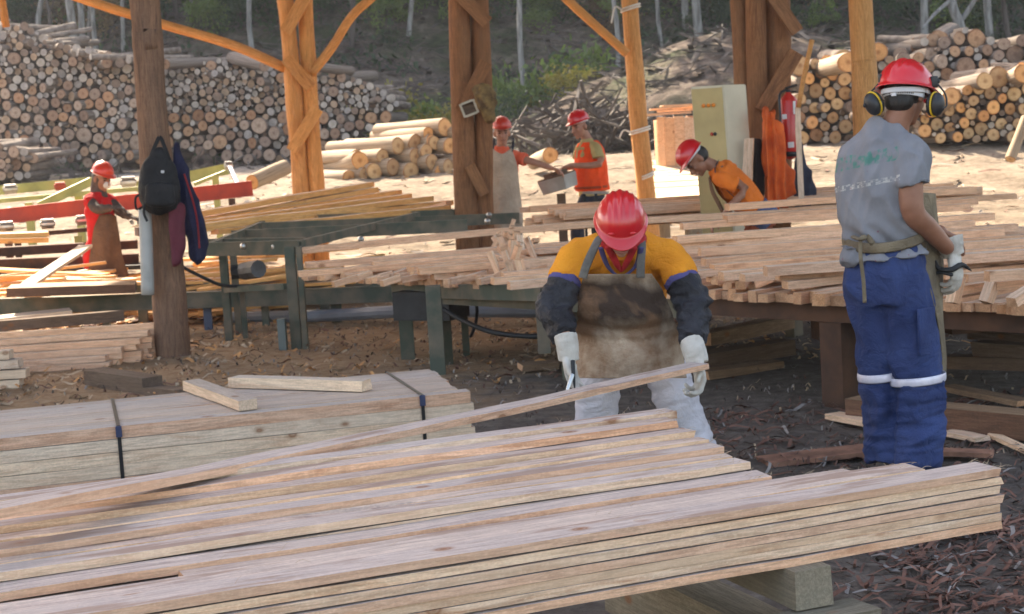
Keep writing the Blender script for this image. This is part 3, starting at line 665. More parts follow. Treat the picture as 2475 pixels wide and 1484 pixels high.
o=plank('board',zl(565,922,.478),zl(885,932,.478),.08,.05,[W_PALET,W_PALE,W_PALE],wob=.003,wane=.02); tag(o,'pale board with a broken left end lying along the strapped bundle','board')
# ---------------------------------------------------------------- board tables
GREEN=M('dark_green_steel',(.075,.085,.062),(.17,.135,.095),5,.75,bs=.3,bscale=30,spread=(.35,.6)); RUST=M('rusty_steel',(.12,.06,.035),(.06,.035,.025),5,.85,.2,bs=.5); REDP=M('red_painted_steel',(.55,.07,.03),(.3,.045,.03),3,.55,.1,bs=.15)
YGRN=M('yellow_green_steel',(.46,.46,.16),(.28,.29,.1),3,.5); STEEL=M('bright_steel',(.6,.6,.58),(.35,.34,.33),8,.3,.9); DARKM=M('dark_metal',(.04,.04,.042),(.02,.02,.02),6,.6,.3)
def rail(x0,x1,y0,y1): pass
# edge of the long table along which all board ends lie
def edge(x): return PZ(x,668+(x-720)/(2475-720)*80,.6)
EL,ER=edge(720),edge(2560); ed=(ER-EL); ed.z=0; EDL=ed.length; ed.normalize(); en=V((-ed.y,ed.x,0)) 
if en.y<0: en=-en
def tbl(label,x0,x1,mat,legs,beamh,name='board_table'):
    a=edge(x0);b=edge(x1); r=empty(name,V((a.x,a.y,0)),label,'table'); 
    def add(nm,f):
        bm=bmesh.new(); f(bm)
        for v in bm.verts: v.co-=V(r.location)
        mk(nm,bm,mat,r)
    for kk in (.12,1.3,2.5):
        add('beam',lambda bm:bar(bm,V((a.x,a.y,.572-beamh/2))+en*kk,V((b.x,b.y,.572-beamh/2))+en*kk,.09,beamh))
    for (px,wd) in legs:
        p=PZ(px,0,.5) if 0 else edge(px)
        for kk in (.15,2.4):
            q=V((p.x,p.y,0))+en*kk; add('leg',lambda bm:bar(bm,q+V((0,0,-.06)),q+V((0,0,.57-beamh)),wd,wd*.85,up=ed))
    return r
tbl('brown rusty steel table under the boards at the right',1660,2560,RUST,((1985,.17),(2600,.17)),.1)
tbl('green steel table under the boards in the middle of the yard',930,1640,GREEN,((1020,.1),(1330,.1)),.13)
TRn=random.Random(21)
# lower layer: ends flush along the slanting edge, running away to the right
LD=V((math.cos(R(42)),math.sin(R(42)),0)); n=0; s=0.02; i=0
def pname(x): return 'left' if x<1300 else ('middle' if x<2040 else 'right')
while s<EDL-.1:
    wd=TRn.choice((.045,.06,.075,.09)); th=TRn.choice((.045,.055,.065)); p=EL+ed*(s+wd/2); p+=en*TRn.uniform(-.05,.05) ; z=.575+th/2; p.z=z
    L=TRn.uniform(2.4,3.0); x=proj(p)[0]
    if x<940: L=min(L,.9+.8*TRn.random())
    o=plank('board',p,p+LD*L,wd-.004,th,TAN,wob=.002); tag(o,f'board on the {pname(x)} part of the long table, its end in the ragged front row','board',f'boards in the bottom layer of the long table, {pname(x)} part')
    s+=wd+.002; i+=1
    if x>940 and TRn.random()<.45:   # second board on top
        q=p+V((0,0,th+.004)); q+=LD*TRn.uniform(.0,.2); a=R(42)+R(TRn.uniform(-3,3))
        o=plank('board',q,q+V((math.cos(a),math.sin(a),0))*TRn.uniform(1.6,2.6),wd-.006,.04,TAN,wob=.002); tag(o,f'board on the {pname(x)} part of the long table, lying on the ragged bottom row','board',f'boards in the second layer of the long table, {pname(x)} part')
def sb(x,y,z,ang,L,wd=.1,th=.045,label='',mats=TAN,anchor='l',**k):
    p=PZ(x,y,z); d=V((math.cos(R(ang)),math.sin(R(ang)),0)); 
    a,b=(p,p+d*L) if anchor=='l' else (p-d*L,p)
    o=plank('board',a,b,wd,th,mats,wob=.0025,**k); tag(o,label,'board','loose boards on the long table'); return o
sb(712,607,.76,17,4.3,.09,.05,'long board of the long table whose pale left end sticks out farthest',bow=.03)
sb(738,641,.72,14,2.7,.1,.045,'board below the farthest sticking one at the left end of the long table')
sb(722,662,.68,13,2.9,.1,.04,'lowest of the three boards jutting out at the left end of the long table')
sb(900,640,.7,14,2.4,.1,.045,'board jutting left over the stubs near the middle table leg')
sb(1010,655,.7,13,2.2,.1,.045,'board behind the ragged stubs left of the stooping worker')
# far heap, right ends staggered
for i in range(17):
    y=548-i*3.2; z=.66+.012*i; x=1262+TRn.uniform(-8,110)*(i>1); L=4.3 if i<10 else TRn.uniform(3.6,4.4)
    sb(x,y+8,z,TRn.uniform(2,7),L,.1,.05,f'{"reddish" if i%2 else "pinkish"} long board number {i+1} of the far heap, counted upward from the stooping worker\'s helmet',)
for i,(x,y,z,an,L) in enumerate(((2352,458,.98,13,1.9),(2357,486,.93,10,1.8),(2340,500,.9,6,2.0),(2396,523,.85,12,2.2),(2350,540,.82,8,2.2),(2455,548,.78,8,2.6),(2475,556,.74,9,2.2),(2520,575,.72,10,2.4),(2540,590,.7,10,2.4))):
    sb(x,y,z,an,L,.1,.045,f'board end {["highest","second","third","fourth","fifth","sixth","seventh","eighth","lowest"][i]} from the top in the fan right of the standing worker',anchor='r')
mids=[(1370,622,.7,9,2.6),(1400,636,.7,10,2.6),(1385,600,.74,8,2.8),(1560,622,.72,9,2.4),(1690,609,.8,4,1.9),(1700,632,.76,10,2.2),(1722,650,.74,12,1.9),(1660,664,.72,16,1.8),(1742,668,.72,14,1.7),(1795,672,.73,10,1.6),(1880,668,.76,8,1.5),(1898,690,.72,20,1.4),(1850,655,.8,3,1.6),
 (2262,600,.76,8,2.0),(2345,628,.78,9,1.8),(2290,640,.74,14,1.9),(2275,665,.72,18,1.9),(2330,672,.74,11,1.7),(2400,690,.72,14,1.6),(2385,668,.78,5,1.6),(2300,618,.73,12,2),(1260,610,.72,12,2.2),(1240,640,.72,12,2.1),(1215,668,.68,15,2.0),(1230,690,.67,17,1.9),(1330,690,.66,20,2.0),(1190,680,.66,14,1.4)]
for i,(x,y,z,an,L) in enumerate(mids):
    wh='left of the stooping worker' if x<1400 else ('between the two near workers' if x<2100 else 'right of the standing worker')
    sb(x,y,z,an,L,TRn.choice((.075,.09,.1)),TRn.choice((.04,.05)),f'loose board {wh} on the long table, {["near the front edge","in the middle of the heap","at the back of the heap"][0 if y>660 else (1 if y>625 else 2)]}, {i+1} in from the left end' if False else f'loose crooked board on top of the long table {wh}',roll=0) if False else tag(sb(x,y,z,an,L,TRn.choice((.075,.09,.1)),TRn.choice((.04,.05)),f'loose crooked board on top of the long table {wh}'),None,None,f'loose boards on the long table {wh}')
# stubs and short blocks
def stub(x,y,D,L,tilt,az,wd=.05,th=.04,label='',grp=''):
    p=P(x,y,D); d=V((math.cos(R(az))*math.cos(R(tilt)),math.sin(R(az))*math.cos(R(tilt)),math.sin(R(tilt)))); o=plank('offcut',p-d*L/2,p+d*L/2,wd,th,TAN,wob=.002,seg=2); tag(o,label,'offcut',grp)
for i in range(34):
    x=TRn.gauss(1232,36); y=TRn.uniform(575,658)+abs(x-1232)*.25; stub(x,y,PZ(x,min(y,668)+22,.62).y-.05,TRn.uniform(.16,.36),TRn.uniform(5,80),TRn.uniform(0,360),.05,.035,'small offcut in the jumbled heap of stubs left of the stooping worker','jumbled stubs left of the stooping worker')
for i in range(22):
    x=1735+i*10+TRn.uniform(-8,8); y=668+TRn.uniform(-12,12); stub(x,y,PZ(x,y+8,.66).y-.05,TRn.uniform(.1,.2),TRn.uniform(-10,30),TRn.uniform(0,360),.06,.05,'small block among the stubs between the two near workers','small blocks between the two near workers')
for i,(x,y,t) in enumerate(((2408,655,85),(2310,700,70),(2470,716,20),(2395,700,60))): stub(x,y,PZ(x,y+8,.68).y-.05,.14,t,30,.06,.045,'short block standing among the board ends right of the standing worker','short blocks right of the standing worker')
for i in range(26):
    x=800+i*16+TRn.uniform(-8,8); y=672+TRn.uniform(-8,12); stub(x,y-4,PZ(x,y+6,.62).y-.02,TRn.uniform(.1,.22),TRn.uniform(-4,10),TRn.uniform(25,60),.045,.04,'tiny stub in the row of cut ends on the left part of the long table','tiny stubs on the left part of the long table')
# ---------------------------------------------------------------- machinery
def machine(name,label,cat,parts,D0,px0,group=None):
    """parts: (part name, material, [(kind, ...)])"""
    base=P(*px0,D0); base.z=0; r=empty(name,base,label,cat,group)
    for nm,mt,items in parts:
        bm=bmesh.new()
        for it in items:
            k=it[0]
            if k=='b': _,x0,y0,d0,x1,y1,d1,w_,h_=it[:9]; bar(bm,P(x0,y0,d0),P(x1,y1,d1),w_,h_,up=V((0,0,1)) if abs((P(x1,y1,d1)-P(x0,y0,d0)).normalized().z)<.85 else V((0,1,0)),bev=.003)
            elif k=='c': _,x0,y0,d0,x1,y1,d1,w_,h_=it[:9]; cbeam(bm,P(x0,y0,d0),P(x1,y1,d1),w_,h_)
            elif k=='v': _,x,yt,D,w_,h_=it[:6]; a=P(x,yt,D); lo=it[6] if len(it)>6 else -.05; bar(bm,V((a.x,a.y,lo)),a,w_,h_,up=V((0,1,0)))
            elif k=='t': _,pts,r_=it; sweep(bm,[P(*p) for p in pts],[r_],V((0,0,1)),10,'flat',5)
            elif k=='r': # roller with flanges, lying across
                _,x,y,D,L,r_=it; c=P(x,y,D); ax=V((.95,.3,0)).normalized(); sweep(bm,[c-ax*L/2,c-ax*L*.42,c-ax*L*.41,c+ax*L*.41,c+ax*L*.42,c+ax*L/2],[r_*.5,r_*.5,r_,r_,r_*.5,r_*.5],V((0,0,1)),14,'flat',1)
            elif k=='s': _,x,y,D,r_=it; blob(bm,P(x,y,D),(r_,r_,r_))
        for v in bm.verts: v.co-=base
        mk(nm,bm,mt,r)
    return r
machine('roller_frame','dark green steel roller frame with tall legs left of the board table','machine frame',[
 ('rail',GREEN,[('c',498,603,13.7,722,598,13.0,.05,.1),('c',560,572,15.6,1130,545,15.3,.05,.1),('c',500,588,14.4,735,584,14.1,.05,.06)]),
 ('rail',GREEN,[('c',620,552,16.6,1255,527,17.2,.05,.1),('c',640,535,17.2,1100,516,18,.05,.08)]),
 ('cross_rail',GREEN,[('b',505,598,13.8,640,540,17,.05,.07),('b',722,592,13.1,1010,520,17.2,.05,.07)]),
 ('leg',GREEN,[('v',538,600,13.75,.06,.09)]),('leg',GREEN,[('v',562,595,14.1,.05,.07)]),('leg',GREEN,[('v',700,596,13.05,.08,.08)]),('leg',GREEN,[('v',722,596,13.0,.04,.08)]),('leg',M('grey_green_plate',(.15,.17,.16),(.1,.12,.11),5,.6),[('v',680,770,12.95,.06,.1)]),
 ('brace_bar',GREEN,[('b',545,700,13.7,690,692,13.1,.04,.05)]),
 *[('bolt',STEEL,[('s',)+q]) for q in ((588,595,13.4,.028),(664,596,13.2,.028),(784,580,14.8,.03),(872,578,15,.03),(1078,553,15.4,.03),(1178,535,16.3,.03),(1182,520,17,.03))]],13.3,(600,800))
machine('motor','grey electric motor with a dark drum inside the green roller frame','motor',[('housing',M('grey_motor',(.12,.12,.125),(.07,.065,.06),8,.5,.4),[('t',[(590,655,14),(625,650,13.8)],.075)]),('drum',DARKM,[('t',[(560,658,14),(590,655,14)],.06)]),('foot',GREEN,[('b',560,700,13.9,650,695,13.7,.2,.03),('v',585,700,13.8,.04,.04)])],13.8,(600,700))
machine('low_bench','long low green steel beam bench running behind the nearest post','bench',[
 ('beam',GREEN,[('c',-20,742,14.6,965,710,14.6,.07,.13)]),('beam',GREEN,[('c',300,700,16,1000,688,16,.06,.1)]),('top_plate',M('dusty_plate',(.4,.3,.19),(.28,.2,.13),4,.9),[('b',120,716,14.85,970,697,14.85,.25,.012)]),
 ('leg',GREEN,[('v',640,740,14.7,.06,.06)]),('leg',M('blue_grey_leg',(.09,.11,.17),None,6,.6),[('v',500,735,14.7,.07,.05)]),('leg',GREEN,[('v',812,735,14.7,.09,.06)]),('leg',GREEN,[('v',785,735,15.4,.09,.06)]),('leg',GREEN,[('v',255,745,14.7,.06,.06)]),('leg',GREEN,[('v',345,745,15.4,.08,.06)])],14.6,(450,800))
machine('steel_stand','dark green steel stand with a dark box under the board table\'s left part','stand',[('leg',GREEN,[('v',975,690,11.9,.1,.05)]),('leg',GREEN,[('v',1046,690,11.0,.1,.09)]),('leg',GREEN,[('v',1118,700,11.9,.05,.05,-.02)]),('box',DARKM,[('b',975,735,11.7,1110,735,11.5,.3,.2)]),('cross_beam',GREEN,[('b',960,700,11.9,1320,708,10.4,.1,.1)]),('leg',GREEN,[('v',1308,712,10.5,.08,.08,.18)])],11.4,(1046,850))
machine('red_conveyor','long red steel conveyor beam with silver rollers behind the woman','conveyor',[
 ('beam',REDP,[('c',-30,527,19.5,610,455,20.2,.1,.17)]),('roller',STEEL,[('r',16,547,19.2,.17,.06)]),('roller',STEEL,[('r',115,541,19.2,.17,.06)]),('roller',STEEL,[('r',200,532,19.2,.17,.06)]),('roller',STEEL,[('r',540,508,19.8,.12,.05)]),('roller',STEEL,[('r',610,497,19.8,.12,.05)]),('under_frame',RUST,[('b',-30,610,18.6,330,590,19.2,.2,.1),('b',-30,640,18.2,330,625,18.9,.25,.12),('b',330,560,19,620,540,19.6,.2,.1)]),('shade_sheet',DARKM,[('b',-30,655,18.4,340,640,19,.9,.05)]),  # last part: dark sheet added under the beam to stand in for shade
 ('bracket',RUST,[('b',10,570,19.2,60,566,19.2,.06,.06),('b',100,565,19.2,210,555,19.2,.06,.05)]),('leg',RUST,[('v',20,575,19.3,.07,.07)]),('leg',RUST,[('v',42,575,19,.06,.06)]),('leg',YGRN,[('v',190,570,19.5,.09,.06)]),('leg',RUST,[('v',560,480,20,.07,.07)])],19.4,(200,700))
machine('green_conveyor','yellow green steel conveyor frame in the sun behind the red beam','conveyor',[
 ('beam',YGRN,[('c',-30,463,23.5,230,438,23.5,.1,.12)]),('beam',YGRN,[('c',95,498,22.5,222,438,22.8,.1,.1)]),('beam',YGRN,[('c',330,452,23.5,552,408,23.3,.12,.14)]),('cross_beam',YGRN,[('b',-20,487,22.6,345,455,22.9,.14,.06),('b',150,505,22.4,260,470,22.5,.05,.05)]),
 ('brace_bar',YGRN,[('b',470,445,22.7,545,415,23,.05,.05)]),('leg',YGRN,[('v',70,490,23,.1,.08,.3)]),('leg',YGRN,[('v',190,470,23,.1,.08,.3)]),('leg',YGRN,[('v',520,420,23.2,.08,.08,.3)]),
 ('bearing',STEEL,[('r',25,457,23.3,.2,.07)]),('bearing',REDP,[('r',145,450,23.3,.16,.06)]),('bearing',STEEL,[('r',310,440,23.2,.22,.08),('r',552,400,23,.12,.06)]),('rod',M('blue_grey_rod',(.2,.22,.3),None,5,.4,.5),[('b',556,405,22.8,585,470,21.8,.05,.05)])],23,(250,600))
machine('pipe','smooth grey plastic pipe lying behind the board table','pipe',[('pipe_wall',M('grey_plastic',(.2,.22,.26),(.14,.15,.18),3,.4,bs=0),[('t',[(560,768,15.2),(800,762,14.6),(1000,752,14),(1340,752,13.6),(1500,748,13.5)],.055)])],14,(900,790))
CAB=M('black_rubber',(.015,.015,.016),None,8,.5,bs=0)
def cable(pts,r_,label):
    bm=bmesh.new(); sweep(bm,[P(*p) for p in pts],[r_],V((0,0,1)),8,'round',6); tag(mk('cable',bm,CAB,None,True),label,'cable')
cable([(1062,742,11.3),(1110,770,11.2),(1180,800,11),(1260,812,10.9),(1345,812,10.8)],.018,'thick black cable sagging from the green stand towards the stooping worker')
cable([(1138,700,11.6),(1152,740,11.5),(1150,780,11.4),(1138,812,11.3)],.012,'short black cable hanging from the green steel table')
cable([(440,645,13.4),(490,670,13.4),(540,690,13.5),(600,690,13.6)],.014,'dark cable running into the green roller frame beside the nearest post')
cable([(1985,818,9.6),(2030,850,9.3),(2080,865,9.1),(2120,900,8.9)],.014,'dark cable trailing behind the standing worker under the rusty table')
# heavy dusty slab on the bench, and other loose timber left
def tb_(name,x0,y0,D0,x1,y1,D1,wd,ht,mats,label,cat='board',group=None,**k):
    o=plank(name,P(x0,y0,D0),P(x1,y1,D1),wd,ht,mats,wob=.004,**k); tag(o,label,cat,group); return o
DUSTY=[wood('dusty_board',(.36,.24,.14),(.29,.19,.11),(.2,.12,.07)),wood('dusty_edge',(.22,.12,.07),(.17,.09,.055),(.1,.06,.04)),W_OLD]
tb_('slab',22,703,14.3,330,692,14.5,.5,.075,DUSTY,'wide thick dusty slab lying on the low green bench','slab')
tb_('board',66,690,14.7,205,596,16.6,.14,.03,PALE,'brightly sunlit board leaning beside the woman in red')
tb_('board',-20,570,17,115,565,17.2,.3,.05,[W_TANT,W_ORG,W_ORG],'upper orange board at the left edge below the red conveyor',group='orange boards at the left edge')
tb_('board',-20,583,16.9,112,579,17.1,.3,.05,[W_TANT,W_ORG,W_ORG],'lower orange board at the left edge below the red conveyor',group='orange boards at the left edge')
tb_('board',-10,772,13.9,170,752,14.1,.3,.03,PALE,'bright board lying under the low bench at the left edge')
tb_('beam',-20,790,13.6,300,762,14,.1,.09,OLD,'dark beam lying under the low bench','beam')
tb_('timber_block',228,915,11.6,368,936,11.0,.16,.14,OLD,'dark squared timber lying in front of the strapped bundle','timber block')
tb_('board',366,945,11.0,450,950,10.6,.14,.06,OLD,'dark board lying beside the squared timber')
LRn=random.Random(9)
for k in range(7):
    for c in range(5):
        z=.03+k*.045; xr=[385,372,340,300,262,215,160][c+ (0 if k>4 else 0)]-LRn.uniform(0,16)-(0 if c else 0)+(5-k)*0
        p=P(xr,800,12.9-.11*c); 
        if k>=6-c*1.15: continue
        p.z=z; d=V((-.995,-.02,0)); o=plank('board',p+d*2.9,p,.105,.042,[W_TANT,W_TAN,W_TAN],wob=.003)
        tag(o,'board with rough end in the stepped stack on the ground left of the nearest post','board','boards of the stepped stack left of the nearest post')
for k,(x,z) in enumerate(((48,.03),(66,.1),(50,.17),(30,.24))):
    p=P(x,880,11.7); p.z=z; o=plank('board',p-V((1.2,.05,0)),p,.14,.06,[W_PALET,W_PALE,W_PALE],wob=.002); tag(o,['lowest','second','third','topmost'][k]+' pale board of the small stack at the left edge','board','small stack at the left edge')
# sunlit clutter round the saw at the left
for i in range(110):
    x=LRn.uniform(-10,760); y=LRn.uniform(585,700); d=LRn.uniform(15.6,18.8); z=LRn.uniform(.05,.4)
    p=P(x,600,d); p.z=gz(p.x,p.y)+z; a=R(LRn.gauss(5,22)); L=LRn.uniform(.5,2.2); q=V((math.cos(a),math.sin(a),LRn.uniform(-.1,.1)))*L/2
    if 190<x<300: continue
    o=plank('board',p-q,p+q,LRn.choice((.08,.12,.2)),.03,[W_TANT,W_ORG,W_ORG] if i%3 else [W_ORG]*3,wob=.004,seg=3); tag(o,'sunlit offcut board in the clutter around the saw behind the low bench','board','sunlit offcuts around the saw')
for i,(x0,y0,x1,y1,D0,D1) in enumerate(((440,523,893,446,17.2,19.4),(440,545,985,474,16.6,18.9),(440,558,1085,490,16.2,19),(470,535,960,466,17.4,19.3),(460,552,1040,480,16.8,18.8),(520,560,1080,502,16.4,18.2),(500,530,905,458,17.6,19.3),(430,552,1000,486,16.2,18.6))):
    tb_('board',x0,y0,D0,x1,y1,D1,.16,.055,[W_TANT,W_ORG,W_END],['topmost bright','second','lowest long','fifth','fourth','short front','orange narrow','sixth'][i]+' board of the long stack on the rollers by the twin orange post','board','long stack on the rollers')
for i,(x0,y0,x1,y1) in enumerate(((935,508,1020,535),(860,505,905,540),(1030,505,1085,490))):
    tb_('offcut',x0,y0,18.5,x1,y1,18.2,.08,.04,TAN,'offcut stuck under the long stack on the rollers','offcut','offcuts under the long stack on the rollers')
# rear right: sunlit stack, upright slab bundle, ground beams
tl=R(7); tu=V((0,-math.sin(tl),math.cos(tl)))
for k in range(8):
    D=21.0+k*.46; y=498-k*14
    for c in range(2):
        a=P(1563+k*3+LRn.uniform(-7,7),y-c*6,D+c*.22); b=P(1722-k*4+LRn.uniform(-5,5),y-c*6-8,D+c*.22+.05)
        o=plank('board',a,b,.225,.055,[W_PALE,OLD[0] if (k+c)%3==0 else W_TAN,W_END],up=tu,wob=.004); tag(o,'sunlit board in the white glowing stack between the tied pole and the cabinet','board','boards of the glowing stack')  # dark edges on some boards are painted shade for the gaps
for k,x in enumerate((1590,1690)):
    a=P(x,600,21.4); a.z=.28; timber('timber_block',V((a.x,a.y,-.05)),V((a.x,a.y,.4)),.3,.5,GREYB,'bearer beneath the white glowing stack behind the tied pole','timber block','bearers of the glowing stack',up=V((0,1,0)))
c=P(1635,400,24.2); c.z=gz(c.x,c.y); sb_=empty('slab_bundle',c,'upright bundle of orange slabs tied with white bands beside the cabinet','slab bundle')
for i in range(13):
    a=6.283*i/13; o=V((math.cos(a)*.27,math.sin(a)*.27,0)); bm=bmesh.new(); h=P(1635,285,24.2).z-c.z+LRn.uniform(-.03,.03)
    bar(bm,o+V((0,0,-.05)),o+V((0,0,h)),.14,.05,up=V((math.cos(a),math.sin(a),0)),bev=.01); mk('slab',bm,TAN[1],sb_)
for z in (.25,.6):
    bm=bmesh.new(); rs=[V((math.cos(6.283*k/24)*.315,math.sin(6.283*k/24)*.315,z)) for k in range(25)]; sweep(bm,rs,[.012],V((0,0,1)),6,'flat',1); mk('band',bm,M('white_cord',(.75,.72,.66),None,5,.7,bs=0),sb_)
for i,(dx,dy,a) in enumerate(((-.1,-.1,10),(.1,.05,-14),(.0,.15,4),(.12,-.15,20))):
    q=c+V((dx,dy,P(1635,285,24.2).z-c.z+.07+i*.035)); d=V((math.cos(R(a)),math.sin(R(a)),0))*.33; tag(plank('slab',q-d,q+d,.16,.03,TAN,wob=.004),'sunlit slab piece lying on top of the upright slab bundle','slab','slab pieces on the upright bundle')
# ground boards under and behind the right table
def gb(x0,y0,x1,y1,z,wd,ht,mats,label,cat='board'): 
    o=plank('board' if cat=='board' else cat,PZ(x0,y0,z),PZ(x1,y1,z),wd,ht,mats,wob=.004); tag(o,label,cat); return o
gb(1700,818,1902,778,.12,.14,.09,SLAB,'curved bark slab rising behind the right glove of the stooping worker','slab')
gb(1690,872,1900,838,.08,.16,.1,OLD,'dark beam on the ground left of the rusty table leg','beam'); gb(1700,905,1880,880,.03,.14,.05,SLAB,'bark slab flat on the ground left of the rusty table leg','slab')
gb(1255,888,1345,880,.03,.18,.04,SLAB,'brown offcut on the ground left of the stooping worker','offcut')
gb(1985,792,2110,828,.3,.12,.11,[RUST]*3,'rusty steel beam behind the legs of the standing worker','beam'); gb(2010,1003,2110,1022,.03,.1,.03,[W_TANT]*3,'pale board on the ground left of the standing worker\'s knees','board')
gb(2070,985,2500,1030,.07,.16,.12,DUSTY,'thick brown beam on the ground right of the standing worker\'s legs','beam'); gb(2290,790,2500,770,.36,.12,.08,[RUST]*3,'rusty steel beam crossing under the table at the right edge','beam')
gb(2360,842,2520,850,.22,.12,.08,OLD,'upper dark beam under the table at the right edge','beam'); gb(2290,872,2500,880,.15,.12,.07,OLD,'lower dark beam under the table at the right edge','beam')
gb(2290,935,2480,975,.05,.1,.03,SLAB,'thin bark slab slanting behind the standing worker\'s knee','slab'); gb(2290,1045,2375,1062,.02,.09,.02,[W_TANT]*3,'small pale offcut on the ground right of the standing worker\'s shin','offcut'); gb(2400,1052,2490,1092,.02,.05,.02,[W_TANT]*3,'narrow splinter of wood near the right edge on the ground','splinter')
gb(1845,1115,2120,1085,.02,.2,.02,[BARKR]*3,'broad red bark slab on the ground behind the ankles of the standing worker','bark slab'); gb(2120,1085,2400,1095,.03,.1,.02,[BARKR]*3,'narrow red bark slab right of the ankles of the standing worker','bark slab')
gb(2380,800,2520,812,.28,.3,.05,OLD,'dark plank shelf under the table at the right edge','plank'); gb(1905,1165,1950,1175,.015,.05,.015,[W_PALE]*3,'white chip on the ground left of the standing worker','chip')
# ---------------------------------------------------------------- uncountable litter
def litter(name,n,reg,mats,lmin,lmax,wd,label,cat,curl=.2,seed=1):
    q=random.Random(seed); bm=bmesh.new()
    for i in range(n):
        x,y=reg(q); a=q.uniform(0,6.28) if q.random()<.5 else q.gauss(.35,.5); L=q.uniform(lmin,lmax); w_=wd*q.uniform(.4,1.5); d=V((math.cos(a),math.sin(a),0)); s_=V((-d.y,d.x,0)); c=V((x,y,gz(x,y)+q.uniform(.002,.03)))
        ti=q.uniform(-.25,.25); k=q.uniform(-curl,curl); pr=None; m_=q.randrange(len(mats)); tw=q.uniform(-.6,.6)
        for j in range(5):
            t=j/4-.5; p=c+d*L*t+s_*(k*L*(t*t))+V((0,0,abs(ti)*L*.3*(t+.5)+.012*math.sin(j*1.3+i))); ww=w_*(.5+.5*math.cos(t*2.4)); sd=(s_*math.cos(tw)+V((0,0,1))*math.sin(tw))*ww*.5
            a1=bm.verts.new(p+sd); b1=bm.verts.new(p-sd)
            if pr: f=bm.faces.new((pr[0],a1,b1,pr[1])); f.material_index=m_
            pr=(a1,b1)
    o=mk(name,bm,mats); o.data.name=name; tag(o,label,cat,None,'stuff')
def near_right(q):
    while 1:
        x=q.uniform(.9,3.1); y=q.uniform(3.6,9)
        if q.random()< (1.0 if (y<6.2 and x>1.2) else .22): return x,y
BK1=M('bark_red_a',(.17,.08,.055),(.08,.04,.03),9,.85,bs=.3);BK2=M('bark_red_b',(.24,.125,.09),(.13,.065,.045),9,.85,bs=.3);BK3=M('bark_dark',(.09,.065,.055),(.05,.04,.035),9,.9,bs=.3);CHP=M('wood_chip',(.55,.43,.3),(.4,.28,.18),9,.8,bs=0); CHG=M('grey_chip',(.3,.27,.25),(.2,.18,.17),9,.8,bs=0)
litter('bark_litter',5200,near_right,[BK1,BK2,BK3,BK1,BK3,BK1,BK2,BK3,CHG,BK1,BK2,BK1],.02,.2,.013,'reddish brown bark strips littering the ground at the lower right','bark litter',.5)
litter('wood_chips',7000,lambda q:(q.uniform(-6.5,5),q.uniform(6.8,16)),[BK3,CHG,BK3,CHG,BK3,BK1,CHP],.01,.06,.009,'wood chips and splinters scattered over the shed floor','wood chips',.3,2)
litter('sawdust_clumps',4200,lambda q:(q.uniform(-6.5,4),q.uniform(10.5,21)),[CHP,CHP,BK2,M('orange_dust',(.7,.38,.15),(.5,.25,.1),9,.9,bs=0)],.02,.15,.02,'shavings and slivers lying thick round the saw benches','shavings',.4,3)
litter('saw_shavings',5200,lambda q:(q.uniform(-6.2,-2.6),q.uniform(15.3,19.6)),[bpy.data.materials['orange_dust'],bpy.data.materials['orange_dust'],CHP,BK1],.03,.3,.05,'heaped orange shavings under the saw behind the low bench','shavings',.5,8)
litter('yard_litter',1400,lambda q:(q.uniform(-12,12),q.uniform(21,33)),[CHP,BK2,CHG],.05,.4,.04,'slivers of wood lying on the sunny yard','wood slivers',.4,4)
bm=bmesh.new(); hq=random.Random(4)
for i in range(150):
    c=hq.randrange(len(cols)-1); off,up,px=cols[c]; wd=cols[c+1][0]-off; t1=along(A0+NRM*off,px,DIR)
    if hq.random()<.5: t=t1-abs(hq.gauss(0,.06))
    else: t=hq.uniform(-.9,t1)
    p=A0+DIR*t+NRM*(off+wd*hq.choice((0.0,.02,.5,.9))); p.z=.575+up*TH+.001; L=hq.uniform(.01,.05); a=hq.gauss(0,.7); d=(DIR*math.cos(a)+NRM*math.sin(a)); q=[p,p+d*L*.5+V((0,0,hq.uniform(0,.01))),p+d*L+NRM*hq.uniform(-.01,.01)+V((0,0,hq.uniform(0,.014)))]
    sweep(bm,q,[.0006,.0005,.0003],V((0,0,1)),4,'flat',3)
o=mk('splinters',bm,CHP); tag(o,'fine pale splinters sticking up from the planks of the nearest stack','splinters',None,'stuff')
# ================================================================ people
def fabric(name,c1,c2,sc=5,rough=.85,bs=.25,weave=True,spread=(.35,.65)):
    m,n,l,b=newmat(name); v=coords(n,l); t=tex(n,l,v,sc,5,.6); l.new(ramp(n,l,t,[(spread[0],c2),(spread[1],c1)]),b.inputs['Base Color'])
    b.inputs['Roughness'].default_value=rough; b.inputs['Specular IOR Level'].default_value=.2
    bump(n,l,math_(n,l,'ADD',tex(n,l,v,9,5,.6,1.5),math_(n,l,'MULTIPLY',tex(n,l,v,160,2,.5),.12)),b,min(1,bs*2),.035); return m
SKIN=M('skin',(.42,.22,.15),(.36,.17,.11),14,.55,bs=.1,bd=.002); SKIN_T=M('tanned_skin',(.3,.14,.085),(.24,.105,.06),14,.5,bs=.1,bd=.002)
HAIR=M('black_hair',(.02,.016,.013),None,30,.5,bs=.4); EYE=M('dark_eye',(.03,.02,.015),None,9,.3,bs=0); LIP=M('lips',(.3,.12,.09),None,9,.6,bs=0)
HELM=M('red_hard_hat',(.62,.012,.018),(.5,.01,.014),3,.28,bs=.03,bscale=20,coat=.5,spec=.5); HELM2=M('orange_red_hard_hat',(.62,.05,.02),(.5,.035,.02),3,.35,bs=.03,coat=.3)
BLACKP=M('black_plastic',(.025,.025,.028),None,8,.4,bs=.05); YEL=M('yellow_plastic',(.75,.48,.02),None,8,.5,bs=0); WHT=M('white_plastic',(.7,.7,.72),(.55,.55,.57),9,.45,bs=0)
